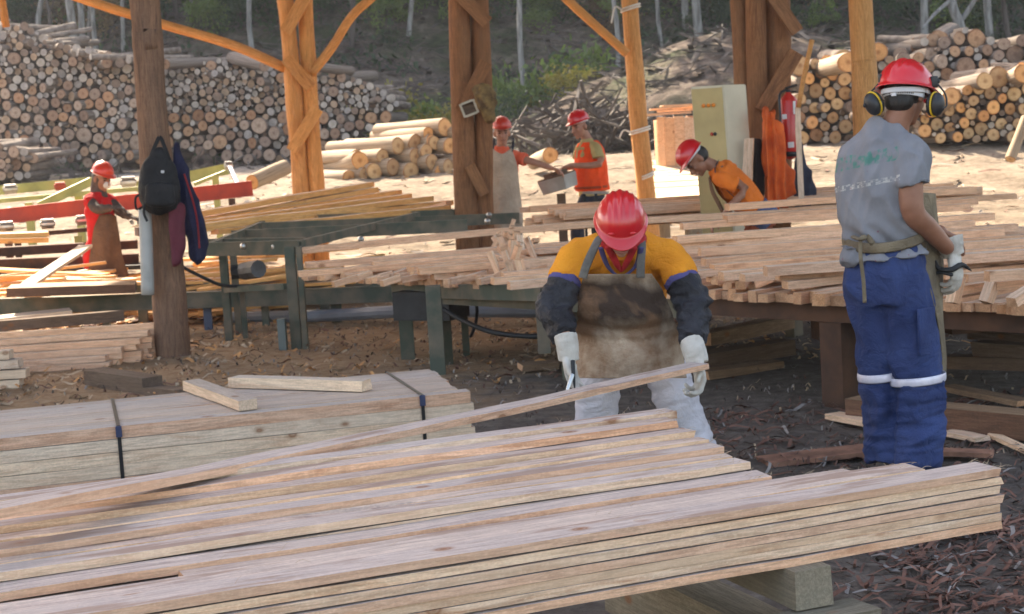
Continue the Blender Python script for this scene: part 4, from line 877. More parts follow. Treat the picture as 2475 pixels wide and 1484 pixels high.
GLOVE=fabric('pale_work_glove',(.62,.58,.52),(.42,.38,.33),9,.9); BOOT=M('dusty_boot',(.07,.055,.045),(.03,.025,.02),9,.8)
WHITE_P=M('white_paint_mark',(.75,.75,.75),None,5,.6,bs=0)
def solid(bm,name,mat,parent,voxel=.01,smooth=4,disp=None,cut=None):
    """fuse the overlapping closed pieces in bm into one continuous surface"""
    me=bpy.data.meshes.new('tmp'); bmesh.ops.recalc_face_normals(bm,faces=bm.faces); bm.to_mesh(me); bm.free()
    o=bpy.data.objects.new('tmp',me); col.objects.link(o)
    r=o.modifiers.new('r','REMESH'); r.mode='VOXEL'; r.voxel_size=voxel; r.use_smooth_shade=True
    s=o.modifiers.new('s','SMOOTH'); s.factor=.5; s.iterations=smooth
    dg=bpy.context.evaluated_depsgraph_get(); new=bpy.data.meshes.new_from_object(o.evaluated_get(dg),depsgraph=dg)
    bpy.data.objects.remove(o); bpy.data.meshes.remove(me); new.name=name
    if disp:
        N=[v.normal.copy() for v in new.vertices]
        for v,nn in zip(new.vertices,N): v.co+=nn*disp(v.co,nn)
    base=V(parent.location)
    while parent.parent: parent=parent.parent; base+=V(parent.location)
    return new
def wear(name,bm,mat,root,voxel=.01,smooth=4,disp=None,parent=None):
    me=solid(bm,name,mat,root,voxel,smooth,disp); b=V(root.location)
    for v in me.vertices: v.co-=b
    me.polygons.foreach_set('use_smooth',[True]*len(me.polygons)); me.materials.clear(); return link(name,me,mat,parent or root)
def raw(name,bm,mat,root,smooth=True,parent=None):
    b=V(root.location)
    for v in bm.verts: v.co-=b
    return mk(name,bm,mat,parent or root,smooth)
def axes(fwd,up):
    f=V(fwd).normalized(); u=V(up); u=(u-f*u.dot(f)).normalized(); return f.cross(u).normalized(),f,u
def head(bm,c,ax,s=1.0):
    r,f,u=ax; B=(r,f,u)
    def p(x,y,z): return c+(r*x+f*y+u*z)*s
    def e(x,y,z,a,b_,d): blob(bm,p(x,y,z),(a*s,b_*s,d*s),B,16,10)
    e(0,-.012,.03,.076,.094,.088); e(0,.03,-.02,.062,.062,.085); e(0,.04,-.075,.042,.042,.034); e(0,.07,-.095,.022,.02,.018)
    sweep(bm,[p(0,.082,.012),p(0,.1,-.01),p(0,.112,-.032)],[.009*s,.011*s,.015*s],r,8); e(.012,.1,-.036,.008,.01,.007); e(-.012,.1,-.036,.008,.01,.007)
    sweep(bm,[p(-.042,.078,.026),p(0,.09,.024),p(.042,.078,.026)],[.009*s],u,8); e(.034,.068,-.022,.02,.02,.02); e(-.034,.068,-.022,.02,.02,.02)
    e(0,.091,-.06,.024,.012,.006); e(0,.089,-.069,.021,.012,.007)
    for sx in (-1,1): e(sx*.077,-.005,-.01,.01,.02,.031); e(sx*.083,-.012,.0,.006,.014,.018)
def face_bits(root,c,ax,s=1.0):
    r,f,u=ax
    for sx in (-1,1):
        bm=bmesh.new(); blob(bm,c+(r*sx*.031+f*.083+u*.006)*s,(.014*s,.007*s,.007*s),ax,10,6); raw('eye',bm,EYE,root)
        bm=bmesh.new(); sweep(bm,[c+(r*sx*.016+f*.093+u*.026)*s,c+(r*sx*.048+f*.083+u*.027)*s],[.0045*s],u,6,'round',1); raw('eyebrow',bm,HAIR,root)
    bm=bmesh.new(); sweep(bm,[c+(r*-.022+f*.099-u*.064)*s,c+(f*.103-u*.063)*s,c+(r*.022+f*.099-u*.064)*s],[.0045*s],u,6); raw('mouth',bm,LIP,root)
def hat(root,c,ax,mat=None,s=1.0,harness=True,seam=True):
    """hard hat: ribbed dome, rain rim, peak"""
    mat=mat or HELM; r,f,u=ax; bm=bmesh.new(); N=64; Mv=20; rows=[]
    A,B_,C=.116*s,.142*s,.118*s; z0=.04*s
    for j in range(Mv+1):
        ph=math.pi/2*j/Mv; row=[]
        for k in range(N):
            th=2*math.pi*k/N; x=A*math.cos(th)*math.sin(ph); y=B_*math.sin(th)*math.sin(ph); z=C*math.cos(ph)
            rid=0
            for xc,w_,h_ in ((0,.012,.011),(-.032,.008,.008),(.032,.008,.008),(-.058,.007,.005),(.058,.007,.005)):
                rid+=h_*math.exp(-((x/s-xc)/w_)**2)
            rid*=s*min(1,max(0,(z/C-.12)*3)); nn=V((x/A**2,y/B_**2,z/C**2)).normalized(); row.append(V((x,y,z))+nn*rid)
        rows.append(row)
    def rim(o_,dz,pk):
        row=[]
        for k in range(N):
            th=2*math.pi*k/N; fr=max(0,math.sin(th))**2.2; rr=1; x=math.cos(th);y=math.sin(th)
            row.append(V((x*(A+o_),y*(B_+o_)+fr*pk,-dz-fr*pk*.32)))
        return row
    rows+= [rim(.004*s,.004*s,.004),rim(.012*s,.01*s,.045*s),rim(.013*s,.014*s,.048*s),rim(.008*s,.014*s,.044*s),rim(-.006*s,.008*s,.0)]
    for j in range(Mv,-1,-2): rows.append([q*.955 for q in rows[j]])
    vs=[[bm.verts.new(c+r*q.x+f*q.y+u*(q.z+z0)) for q in row] for row in rows]
    for a,b in zip(vs,vs[1:]):
        for k in range(N): bm.faces.new((a[k],a[(k+1)%N],b[(k+1)%N],b[k]))
    bmesh.ops.remove_doubles(bm,verts=bm.verts,dist=1e-5)
    o=raw('hard_hat',bm,mat,root)
    if harness:
        bm=bmesh.new(); pts=[c+r*(.098*s*math.cos(a))+f*(.118*s*math.sin(a)-.004)+u*(.02*s-.012*s*(math.sin(a)<0)*abs(math.sin(a))) for a in [2*math.pi*k/32 for k in range(33)]]
        sweep(bm,pts,[(.012*s,.002*s)],u,8,'flat',1); raw('headband',bm,WHT,root,parent=o)
    return o
def muff(root,hatobj,c,out,up,tilt=0):
    """ear cup: black shell, yellow seam, dark cushion; out = direction away from the head"""
    out=V(out).normalized(); u=V(up).normalized(); u=(u-out*u.dot(out)).normalized(); f=u.cross(out); B=(f,out,u)
    bm=bmesh.new(); blob(bm,c+out*.012,(.036,.03,.05),B,20,12); o=raw('ear_muff',bm,BLACKP,root,parent=hatobj)
    bm=bmesh.new(); pts=[c+out*.0+f*(.0375*math.cos(a))+u*(.051*math.sin(a)) for a in [2*math.pi*k/28 for k in range(29)]]; sweep(bm,pts,[.004],out,8,'flat',1); raw('yellow_ring',bm,YEL,root,parent=hatobj)
    bm=bmesh.new(); pts=[c-out*.014+f*(.027*math.cos(a))+u*(.04*math.sin(a)) for a in [2*math.pi*k/24 for k in range(25)]]; sweep(bm,pts,[.011],out,8,'flat',1); blob(bm,c-out*.006,(.03,.01,.043),B); raw('cushion',bm,BLACKP,root,parent=hatobj)
    return o
def hand(bm,w_,d,pn,side,s=1.0,curl=(25,30,20),spread=.1,thumb=35,fat=1.0,palm=True,curls=None):
    """palm and five separate fingers. d: pointing direction, pn: palm normal (towards what it holds), side: +1 thumb along d x pn"""
    d=V(d).normalized(); pn=V(pn); pn=(pn-d*pn.dot(d)).normalized(); x=d.cross(pn).normalized()*side
    if palm:
        sweep(bm,[w_,w_+d*.03*s,w_+d*.07*s,w_+d*.092*s],[(.026*s*fat,.018*s*fat),(.034*s*fat,.018*s*fat),(.042*s*fat,.016*s*fat),(.039*s*fat,.012*s*fat)],x,12)
    L=((.042,.026,.021),(.046,.03,.023),(.042,.028,.022),(.033,.021,.019)); off=(.03,.0105,-.0105,-.03); r0=(.0092,.0096,.0092,.0082)
    for i in range(4):
        base=w_+d*(.09-(.004 if i in(0,3) else 0)-(.006 if i==3 else 0))*s+x*off[i]*s; dd=(d+x*(off[i]*spread*22)).normalized(); p=base-dd*.012*s; pts=[p,base]; ang=0; cu=curls[i] if curls else curl
        for j in range(3):
            ang+=R(cu[j]*(1+.12*(i-1))); v_=dd*math.cos(ang)+pn*math.sin(ang); p=pts[-1]+v_*L[i][j]*s; pts.append(p)
        rr=r0[i]*s*fat; sweep(bm,pts,[rr*1.1,rr*1.08,rr,rr*.93,rr*.84],x,9,'round',2)
    b=w_+d*.022*s+x*.024*s; t=R(thumb); v1=(d*math.cos(t)+x*math.sin(t)+pn*.35).normalized(); v2=(v1*.85+d*.3+pn*.35).normalized(); v3=(v2*.9+d*.3+pn*.2-x*.1).normalized()
    sweep(bm,[b-v1*.01*s,b+v1*.038*s,b+v1*.038*s+v2*.032*s,b+v1*.038*s+v2*.032*s+v3*.024*s],[.0145*s*fat,.0125*s*fat,.011*s*fat,.0095*s*fat],pn,9,'round',2)
def folds(amp,sc,sx=1,sy=1,sz=1,seed=0,zband=None):
    def f(p,nn):
        a=n3(p.x*sc*sx+seed,p.y*sc*sy,p.z*sc*sz); b=n3(p.x*sc*2.3*sx+seed,p.y*sc*2.3*sy+9,p.z*sc*2.3*sz); d=amp*(-abs(a)*1.6+.5+.45*b)
        if zband:
            for (z0,w_,k) in zband:
                q=math.exp(-((p.z-z0)/w_)**2)
                if q>.02: e=n3(p.x*5+p.z*9,p.y*5+seed,p.z*24-p.x*6); d+=k*3.2*q*(.35-abs(e)*2)
        return d
    return f
def sheetgrid(name,rows,thick,mat,root,disp=None,parent=None,n=18,m=28):
    """cloth sheet through rows of control points, given thickness"""
    R_=len(rows); C_=len(rows[0]); g=[]
    def cat(pts,t):
        k=t*(len(pts)-1); i=min(int(k),len(pts)-2); u=k-i; a=pts[max(0,i-1)];b=pts[i];c=pts[i+1];d=pts[min(len(pts)-1,i+2)]; return crm(a,b,c,d,u)
    cols_=[[cat([V(p) for p in row],j/n) for j in range(n+1)] for row in rows]
    for i in range(m+1): g.append([cat([cols_[r][j] for r in range(R_)],i/m) for j in range(n+1)])
    bm=bmesh.new(); fr=[];bk=[]
    for i in range(m+1):
        a=[];b=[]
        for j in range(n+1):
            p=g[i][j]; du=g[i][min(n,j+1)]-g[i][max(0,j-1)]; dv=g[min(m,i+1)][j]-g[max(0,i-1)][j]; nn=du.cross(dv).normalized(); 
            if disp: p=p+nn*disp(p,j/n,i/m)
            a.append(bm.verts.new(p)); b.append(bm.verts.new(p-nn*thick))
        fr.append(a);bk.append(b)
    for i in range(m):
        for j in range(n):
            bm.faces.new((fr[i][j],fr[i][j+1],fr[i+1][j+1],fr[i+1][j])); bm.faces.new((bk[i][j],bk[i+1][j],bk[i+1][j+1],bk[i][j+1]))
    for i in range(m): bm.faces.new((fr[i][0],fr[i+1][0],bk[i+1][0],bk[i][0])); bm.faces.new((fr[i][n],bk[i][n],bk[i+1][n],fr[i+1][n]))
    for j in range(n): bm.faces.new((fr[0][j],bk[0][j],bk[0][j+1],fr[0][j+1])); bm.faces.new((fr[m][j],fr[m][j+1],bk[m][j+1],bk[m][j]))
    return raw(name,bm,mat,root,parent=parent)
def strap(name,pts,wd,th,mat,root,ref=V((1,0,0)),parent=None):
    bm=bmesh.new(); sweep(bm,pts,[(wd/2,th/2)],ref,8,'flat',5); return raw(name,bm,mat,root,parent=parent)
def boot(bm,ank,fd,s=1.0):
    fd=V((fd[0],fd[1],0)).normalized(); a=V(ank); g=gz(a.x,a.y); z0=V((a.x,a.y,g)); sd=V((-fd.y,fd.x,0))
    sweep(bm,[a+V((0,0,.12)),a+V((0,0,.02))],[.052*s,.05*s],sd,12); sweep(bm,[z0-fd*.045+V((0,0,.045)),z0+fd*.06+V((0,0,.05)),z0+fd*.17+V((0,0,.035))],[(.04*s,.045),(.046*s,.05),(.042*s,.034)],sd,12)
# ---------------------------------------------------------------- stooping worker in the middle
g=gz(.55,7.45); root=empty('person',V((.55,7.45,g)),'worker in red hard hat, mustard shirt and stained apron stooping over the near planks','person')
def Q(x,y,D): return P(x,y,D)
nk=Q(1505,585,7.06); hc=Q(1500,545,6.90); hax=axes((-.04,-.80,-.60),(0,-.60,.80))
shL=Q(1392,612,7.12); shR=Q(1618,612,7.12); elL=Q(1345,742,7.02); elR=Q(1672,735,7.02); wrL=Q(1368,822,6.86); wrR=Q(1672,838,6.84)
hip=Q(1508,775,7.5); chest=Q(1505,660,7.22)
bm=bmesh.new(); head(bm,hc,hax); sweep(bm,[hc-hax[1]*.02-hax[2]*.05,nk,(nk+chest)/2],[(.056,.058),(.062,.062),(.1,.08)],V((1,0,0)),14)
sweep(bm,[(nk*.6+chest*.4),chest,hip],[(.14,.09),(.15,.1),(.14,.1)],V((1,0,0)),16)
for a,b,c in ((shL,elL,wrL),(shR,elR,wrR)): sweep(bm,[a,b,c],[.05,.042,.032],V((1,0,0)),12)
wear('body',bm,SKIN,root,.009,5)
face_bits(root,hc,hax); ho=hat(root,hc+hax[2]*.004,hax,s=.885)
for sx in (-1,1): bm=bmesh.new(); blob(bm,hc+hax[0]*sx*.045+hax[1]*.12+hax[2]*.058,(.014,.006,.006),hax); raw('peak_slot',bm,HELM,root,parent=ho)
# dark scuffs: thin seams run over the crown of the hat
YS=fabric('mustard_shirt',(.82,.32,.025),(.62,.22,.018),4,.9,.35); BLS=fabric('black_sleeve',(.055,.055,.065),(.015,.015,.018),7,.5,.6); PURP=fabric('purple_band',(.1,.09,.22),(.08,.075,.22),6)
bm=bmesh.new(); up_=(shL+shR)/2
sweep(bm,[hip+V((0,0,.02)),Q(1507,700,7.3),Q(1505,640,7.17),Q(1505,608,7.1)],[(.18,.13),(.19,.13),(.2,.12),(.13,.09)],V((1,0,0)),20,'round')
sweep(bm,[Q(1505,618,7.1),Q(1504,592,7.03)],[(.13,.09),(.085,.08)],V((1,0,0)),18,'flat')
for s_,a,b in ((-1,shL,elL),(1,shR,elR)):
    m_=a.lerp(b,.52); sweep(bm,[Q(1505+s_*40,608,7.12),Q(1505+s_*80,618,7.12),a+V((s_*.002,0,-.025)),m_],[.085,.078,.076,.077],V((0,1,0)),16,'flat')
shirt=wear('shirt',bm,YS,root,.009,4,folds(.018,7,1,1,.5,3))
for s_,a,b,c in ((-1,shL,elL,wrL),(1,shR,elR,wrR)):
    m_=a.lerp(b,.52); n_=a.lerp(b,.6); bm=bmesh.new(); sweep(bm,[a.lerp(b,.44),m_,n_],[.077,.079,.078],V((0,1,0)),18,'flat'); wear('sleeve_band',bm,PURP,root,.008,2,None)
    bm=bmesh.new(); sweep(bm,[a.lerp(b,.55),a.lerp(b,.8),b+V((s_*.012,0,0)),b.lerp(c,.5)+V((s_*.006,0,0)),b.lerp(c,.88)],[.073,.077,.075,.066,.054],V((0,1,0)),18,'flat')
    wear('sleeve',bm,BLS,root,.008,2,folds(.013,12,1,1,1.8,5+s_,[(b.z,.14,.0035)]))
RED=fabric('red_neckerchief',(.5,.03,.035),(.35,.02,.025),8); bm=bmesh.new()
pts=[nk+V((math.cos(a)*.088,math.sin(a)*.075-.005,.012+.03*math.sin(a))) for a in [6.283*k/20 for k in range(21)]]; sweep(bm,pts,[(.02,.016)],V((0,0,1)),10,'flat',1)
sweep(bm,[Q(1470,598,6.9),Q(1492,640,6.97),Q(1500,655,7.0)],[(.016,.012),(.014,.01),(.006,.006)],V((1,0,0)),8); sweep(bm,[Q(1532,600,6.9),Q(1512,640,6.97),Q(1502,655,7.0)],[(.016,.012),(.014,.01),(.006,.006)],V((1,0,0)),8)
raw('neckerchief',bm,RED,root)
bm=bmesh.new(); sweep(bm,[Q(1452,600,6.93),Q(1470,645,7.0),Q(1500,668,7.02),Q(1535,645,7.0),Q(1550,600,6.93)],[(.006,.012)],V((0,0,1)),8,'round',5); raw('collar',bm,PURP,root)
# trousers
TRW=fabric('pale_blue_work_trousers',(.72,.69,.74),(.54,.51,.54),4,.85,.3); bm=bmesh.new(); hp_=Q(1508,790,7.5)
kL=Q(1446,925,7.3); kR=Q(1622,930,7.3); aL=V((kL.x-.03,7.38,g+.1)); aR=V((kR.x+.1,7.34,g+.1))
sweep(bm,[hp_+V((0,0,.12)),hp_,hp_-V((0,0,.08))],[(.16,.13),(.18,.15),(.17,.13)],V((1,0,0)),18)
for k_,a_,s_ in ((kL,aL,-1),(kR,aR,1)): sweep(bm,[hp_+V((s_*.09,0,-.03)),k_,a_.lerp(k_,.5),a_],[(.105,.11),(.1,.1),(.094,.094),(.095,.095)],V((1,0,0)),18,'flat')
wear('trousers',bm,TRW,root,.01,3,folds(.014,7,1,1,.8,11,[(kL.z,.14,.003),(g+.15,.08,.005)]))
bm=bmesh.new(); boot(bm,aL,(-.3,-1)); boot2=bmesh.new(); boot(boot2,aR,(.4,-1)); wear('boot',bm,BOOT,root,.01,2); wear('boot',boot2,BOOT,root,.01,2)
# apron: stained leather
def apron_mat(name,c_light,c_mid,c_dark,zc,zw):
    m,n,l,b=newmat(name); v=coords(n,l,rand=False); sx=n.new('ShaderNodeSeparateXYZ'); l.new(v,sx.inputs[0]); a=tex(n,l,v,7,6,.65); f=tex(n,l,v,2.6,5,.6,.6)
    c=ramp(n,l,a,[(.3,c_mid),(.6,c_light)]); d=math_(n,l,'ABSOLUTE',math_(n,l,'DIVIDE',math_(n,l,'SUBTRACT',sx.outputs[2],zc),zw))
    k=math_(n,l,'ADD',math_(n,l,'SUBTRACT',1.15,d),math_(n,l,'MULTIPLY',math_(n,l,'SUBTRACT',f,.5),2.4)); c=mix(n,l,ramp(n,l,k,[(.1,(0,0,0)),(.5,(.6,.6,.6)),(.8,(.96,.96,.96))]),c,c_dark)
    c=mix(n,l,ramp(n,l,f,[(.56,(0,0,0)),(.64,(.6,.6,.6))]),c,c_mid)
    l.new(c,b.inputs['Base Color']); b.inputs['Roughness'].default_value=.7; b.inputs['Specular IOR Level'].default_value=.2; bump(n,l,math_(n,l,'ADD',a,math_(n,l,'MULTIPLY',tex(n,l,v,60,3,.6),.3)),b,.9,.02); return m
zb=Q(1500,740,7).z
AP1=apron_mat('stained_leather_apron',(.47,.36,.26),(.22,.12,.065),(.026,.014,.009),zb-g+.03,.14)
def bulge(y,x0,x1,D,b,n=5): return [Q(x0+(x1-x0)*i/(n-1),y,D-b*math.sin(math.pi*i/(n-1))) for i in range(n)]
def apd(p,u,v_):
    d=.006*n3(p.x*7,p.z*7,1)+.004*n3(p.x*18,p.z*14,4)
    q=(v_-.47+.16*(u-.5)**2*4*.5-.06); e=.35+.65*abs(n3(p.x*6,2.2)); d+=.02*e*math.exp(-(q/.03)**2)-.012*e*math.exp(-((q-.055)/.03)**2)+.012*(1-e)*math.exp(-((q+.1+.1*u)/.03)**2); d+=.01*(-abs(n3(p.x*9+p.z*6,p.z*4,6))*2+.4)*max(0,v_-.35)*1.6
    d+=.008*math.sin(u*9+v_*3)*max(0,v_-.5); return d
sheetgrid('apron',[bulge(662,1412,1575,6.96,.02),bulge(700,1402,1600,7.0,.06),bulge(760,1395,1625,7.02,.12),bulge(815,1392,1645,7.1,.16),bulge(860,1390,1650,7.1,.17),bulge(914,1383,1657,7.08,.14)],.004,AP1,root,apd,n=34,m=60)
ST=fabric('grey_apron_strap',(.2,.19,.17),(.1,.095,.09),6)
strap('apron_strap',[Q(1478,560,7.12),Q(1452,572,7.0),Q(1436,600,6.94),Q(1418,640,6.92),Q(1408,672,6.93)],.036,.006,ST,root)
strap('apron_strap',[Q(1545,560,7.12),Q(1551,590,6.99),Q(1549,630,6.93),Q(1548,672,6.93)],.036,.006,ST,root)
# gloves
def glove(name,f,root): 
    bm=bmesh.new(); f(bm); return wear(name,bm,GLOVE,root,.0042,2,folds(.0025,28))
def gl(bm): # left in the picture: hangs, holding a small tool
    w_=Q(1372,842,6.84); d=V((.1,-.12,-1)); sweep(bm,[wrL+V((0,0,.02)),w_,w_+V((.0,-.0,-.05))],[(.05,.05),(.047,.042),(.044,.03)],V((1,0,0)),14,'flat')
    hand(bm,w_-V((0,0,.02)),d,(.5,-.3,0),1,1.08,(14,22,16),.2,38,1.08,curls=[(26,30,20),(18,26,18),(12,20,14),(8,16,12)])
glove('glove',gl,root)
def gr(bm): # right: fingers closed over the plank edge
    w_=Q(1680,855,6.80); sweep(bm,[wrR+V((0,0,.02)),w_,w_+V((.01,-.02,-.04))],[(.05,.052),(.05,.046),(.046,.03)],V((1,0,0)),14,'flat')
    hand(bm,Q(1684,868,6.78),(.1,-.25,-.95),(-.9,-.3,-.1),-1,1.08,(30,50,38),.1,44,1.1)
glove('glove',gr,root)
o=None
t=empty('hand_tool',Q(1386,900,6.72),'small dark pincer tool in the stooping worker\'s lowered left-side glove','tool')
for nm,pts,mt in (('blade',[Q(1384,905,6.74),Q(1374,935,6.72),Q(1368,952,6.71)],STEEL),('handle',[Q(1384,872,6.76),Q(1386,905,6.74),Q(1389,938,6.73)],DARKM)):
    bm=bmesh.new(); sweep(bm,pts,[(.009,.004),(.008,.003),(.003,.002)],V((1,0,0)),8); raw(nm,bm,mt,t)
# ---------------------------------------------------------------- standing worker, seen from behind
g=gz(1.66,7.15); root=empty('person',V((1.66,7.15,g)),'worker seen from behind in grey T-shirt, blue trousers and hard hat with ear muffs','person')
fw=V((.62,.78,0)).normalized(); sd=V((fw.y,-fw.x,0))   # sd: his right hand side
D=7.12; hc=Q(2192,232,D)+V((0,.02,0)); hf=(V((.62,.7,-.28))).normalized(); hax=axes(hf,(0.05,.1,1))
nk=Q(2160,312,D); shl=Q(2055,362,D+.1); shr=Q(2206,362,D-.12); elr=Q(2208,515,D-.16); wrr=Q(2288,598,D-.02)
waist=Q(2135,560,D); 
bm=bmesh.new(); head(bm,hc,hax); sweep(bm,[hc-hax[2]*.05-hax[1]*.02,nk-V((0,0,.005)),nk-V((0,0,.07))],[(.058,.06),(.064,.062),(.09,.08)],V((1,0,0)),14)
sweep(bm,[nk-V((0,0,.1)),Q(2128,440,D),waist],[(.13,.09),(.14,.1),(.13,.1)],sd,16)
sweep(bm,[shr-V((.02,0,.03)),Q(2200,450,D-.15),elr,wrr.lerp(elr,.55),wrr],[.058,.054,.05,.046,.034],V((0,1,0)),16,'round',4)
hl=Q(2272,560,D+.35); sweep(bm,[shl-V((0,0,.04)),Q(2120,470,D+.22),Q(2180,560,D+.3),hl],[.055,.048,.044,.032],V((0,1,0)),14); hand(bm,hl,(.8,.3,-.4),(0,0,-1),1,1,(20,25,20))
wear('body',bm,SKIN_T,root,.008,5); face_bits(root,hc,hax)
bm=bmesh.new(); blob(bm,hc-hax[1]*.028+hax[2]*.012,(.083,.088,.075),hax,20,12); blob(bm,hc-hax[1]*.055-hax[2]*.04,(.066,.05,.05),hax); wear('hair',bm,HAIR,root,.006,2,lambda p,n:.002*n3(p.x*90,p.y*90,p.z*30))
hup=axes(V((.62,.7,-.2)),(0.05,.1,1)); ho=hat(root,hc+V((0,0,-.004)),hup,s=.99)
# adjuster strap of the harness across the nape
bm=bmesh.new(); pts=[hc+hup[0]*(.088*math.cos(a))+hup[1]*(.108*math.sin(a))-hup[2]*(.004+.004*math.sin(a)) for a in [R(182+176*k/16) for k in range(17)]]; sweep(bm,pts,[(.014,.0025)],hup[2],8,'flat',1); hb=raw('nape_strap',bm,WHT,root,parent=ho)
bm=bmesh.new()
for k in range(9):
    a=R(285+k*4.5); c=hc+hup[0]*(.0905*math.cos(a))+hup[1]*(.1105*math.sin(a))-hup[2]*.002; o_=(hup[0]*math.cos(a)+hup[1]*math.sin(a)); obox(bm,c,(hup[2].cross(o_),o_,hup[2]),(.0014,.001,.008))
raw('strap_slots',bm,BLACKP,root,parent=ho)
bm=bmesh.new(); c=hc-hup[1]*.112-hup[2]*.002; obox(bm,c+hup[0]*.004,(hup[0],hup[1],hup[2]),(.011,.004,.02),bev=.002); raw('adjuster',bm,WHT,root,parent=ho)
# ear muffs folded out on wire arms
mr=Q(2259,252,D-.06); ml=Q(2113,250,D-.02)
muff(root,ho,mr,(.62,-.62,-.05),(.1,0,1)); muff(root,ho,ml,(-.75,-.5,-.25),(-.42,0,.9)); 
for a,b,c,e in ((Q(2268,205,D-.04),Q(2285,228,D-.05),Q(2288,255,D-.06),Q(2278,262,D-.08)),(Q(2132,195,D),Q(2112,215,D),Q(2092,238,D-.02),Q(2090,255,D-.03))):
    bm=bmesh.new(); sweep(bm,[a,b,c,e],[.004],V((0,1,0)),8); blob(bm,e,(.008,.008,.01)); raw('muff_arm',bm,BLACKP,root,parent=ho)
bm=bmesh.new(); obox(bm,Q(2256,198,D-.02),(V((1,0,0)),V((0,1,0)),V((0,0,1))),(.016,.02,.024),bev=.005); blob(bm,Q(2266,196,D-.03),(.011,.011,.011)); raw('muff_mount',bm,BLACKP,root,parent=ho)
bm=bmesh.new(); obox(bm,Q(2130,192,D),(V((1,0,0)),V((0,1,0)),V((0,0,1))),(.012,.018,.022),bev=.005); raw('muff_mount',bm,BLACKP,root,parent=ho)
# T-shirt, with the worn print on its back
def tee_mat():
    m,n,l,b=newmat('grey_tshirt'); v=coords(n,l,rand=False); sx=n.new('ShaderNodeSeparateXYZ'); l.new(v,sx.inputs[0]); a=tex(n,l,v,5,5,.6); h=tex(n,l,v,220,2,.5)
    c=ramp(n,l,a,[(.35,(.165,.165,.18)),(.65,(.225,.225,.245))]); c=mix(n,l,math_(n,l,'MULTIPLY',h,.25),c,(.3,.3,.32))
    # print runs in the plane of the back: u = across
    u=math_(n,l,'ADD',sx.outputs[0],math_(n,l,'MULTIPLY',sx.outputs[1],-.75)); z=math_(n,l,'SUBTRACT',sx.outputs[2],math_(n,l,'MULTIPLY',u,.12))
    def band(z0,w_,u0,u1,colr,thr,sc,blk):
        k=math_(n,l,'LESS_THAN',math_(n,l,'ABSOLUTE',math_(n,l,'SUBTRACT',z,z0)),w_); k=math_(n,l,'MULTIPLY',k,math_(n,l,'GREATER_THAN',u,u0)); k=math_(n,l,'MULTIPLY',k,math_(n,l,'LESS_THAN',u,u1))
        cb=n.new('ShaderNodeCombineXYZ'); l.new(math_(n,l,'SNAP',u,blk) if blk else u,cb.inputs[0]); l.new(z,cb.inputs[2]); w2=tex(n,l,cb.outputs[0],sc,3,.6); k=math_(n,l,'MULTIPLY',k,ramp(n,l,w2,[(thr,(0,0,0)),(thr+.12,(.78,.78,.78))])); return mix(n,l,k,c,colr)
    bk=math_(n,l,'LESS_THAN',sx.outputs[1],.09)
    c=band(1.405,.03,-.3,.14,(.06,.22,.17),.47,26,0); c=band(1.3,.012,-.3,.16,(.5,.48,.44),.46,60,.012)
    sp=n.new('ShaderNodeTexVoronoi'); sp.inputs['Scale'].default_value=16; l.new(v,sp.inputs['Vector']); c=mix(n,l,ramp(n,l,sp.outputs['Distance'],[(.05,(.7,.7,.7)),(.08,(0,0,0))]),c,(.2,.06,.1))
    l.new(c,b.inputs['Base Color']); b.inputs['Roughness'].default_value=.9; b.inputs['Specular IOR Level'].default_value=.15
    bump(n,l,math_(n,l,'ADD',tex(n,l,coords(n,l,(1,1,.4),rand=False),9,5,.6),math_(n,l,'MULTIPLY',h,.1)),b,.4,.02); return m
TEE=tee_mat(); bm=bmesh.new()
sweep(bm,[Q(2138,622,D),Q(2133,580,D),Q(2126,510,D),Q(2124,430,D),Q(2130,372,D),Q(2143,325,D),Q(2156,296,D)],[(.2,.16),(.172,.133),(.18,.135),(.187,.135),(.17,.12),(.115,.092),(.07,.07)],sd,24,'flat',4)
sweep(bm,[Q(2165,345,D-.05),Q(2203,372,D-.12),Q(2210,410,D-.15),Q(2210,447,D-.15)],[.058,.07,.074,.08],V((0,1,0)),18,'flat')
sweep(bm,[Q(2095,358,D+.05),Q(2062,385,D+.1),Q(2058,440,D+.16)],[.06,.07,.07],V((0,1,0)),18,'flat')
sweep(bm,[Q(2062,595,D-.02),Q(2050,640,D-.03)],[(.06,.07),(.035,.05)],V((1,0,0)),12,'flat')
def teef(p,nn):
    d=.022*(-abs(n3(p.x*8+1+p.z*2,p.y*8,p.z*2.4))*1.8+.4)+.011*(-abs(n3(p.x*17,p.y*17+p.z*5,p.z*5))*2+.4); w_=math.exp(-((p.z-Q(2150,590,7.1).z)/.035)**2); d-=.02*w_
    d+=.01*math.exp(-((p.z-Q(2150,565,7.1).z)/.05)**2)*math.sin(p.x*70+p.z*60); return d
wear('tshirt',bm,TEE,root,.009,4,teef)
BLU_T=fabric('dark_blue_work_trousers',(.042,.065,.175),(.025,.038,.11),4,.8,.35); bm=bmesh.new()
hp_=Q(2138,660,D); lf=Q(2127,905,D+.04); rf=Q(2218,915,D-.04); la=Q(2143,1128,D+.04); ra=Q(2222,1140,D-.08); la.z=max(la.z,g+.07); ra.z=g+.06
sweep(bm,[Q(2135,592,D),hp_,Q(2145,730,D)],[(.155,.12),(.178,.14),(.165,.135)],sd,20,'flat')
sweep(bm,[hp_+V((-.065,.02,-.02)),Q(2118,790,D+.04),lf,Q(2137,1030,D+.04),la],[(.11,.12),(.1,.11),(.086,.095),(.084,.09),(.08,.09)],V((1,0,0)),20,'flat',4)
sweep(bm,[hp_+V((.065,-.02,-.02)),Q(2195,790,D-.03),rf,Q(2222,1030,D-.06),ra],[(.115,.12),(.115,.12),(.108,.11),(.102,.105),(.1,.1)],V((1,0,0)),20,'flat',4)
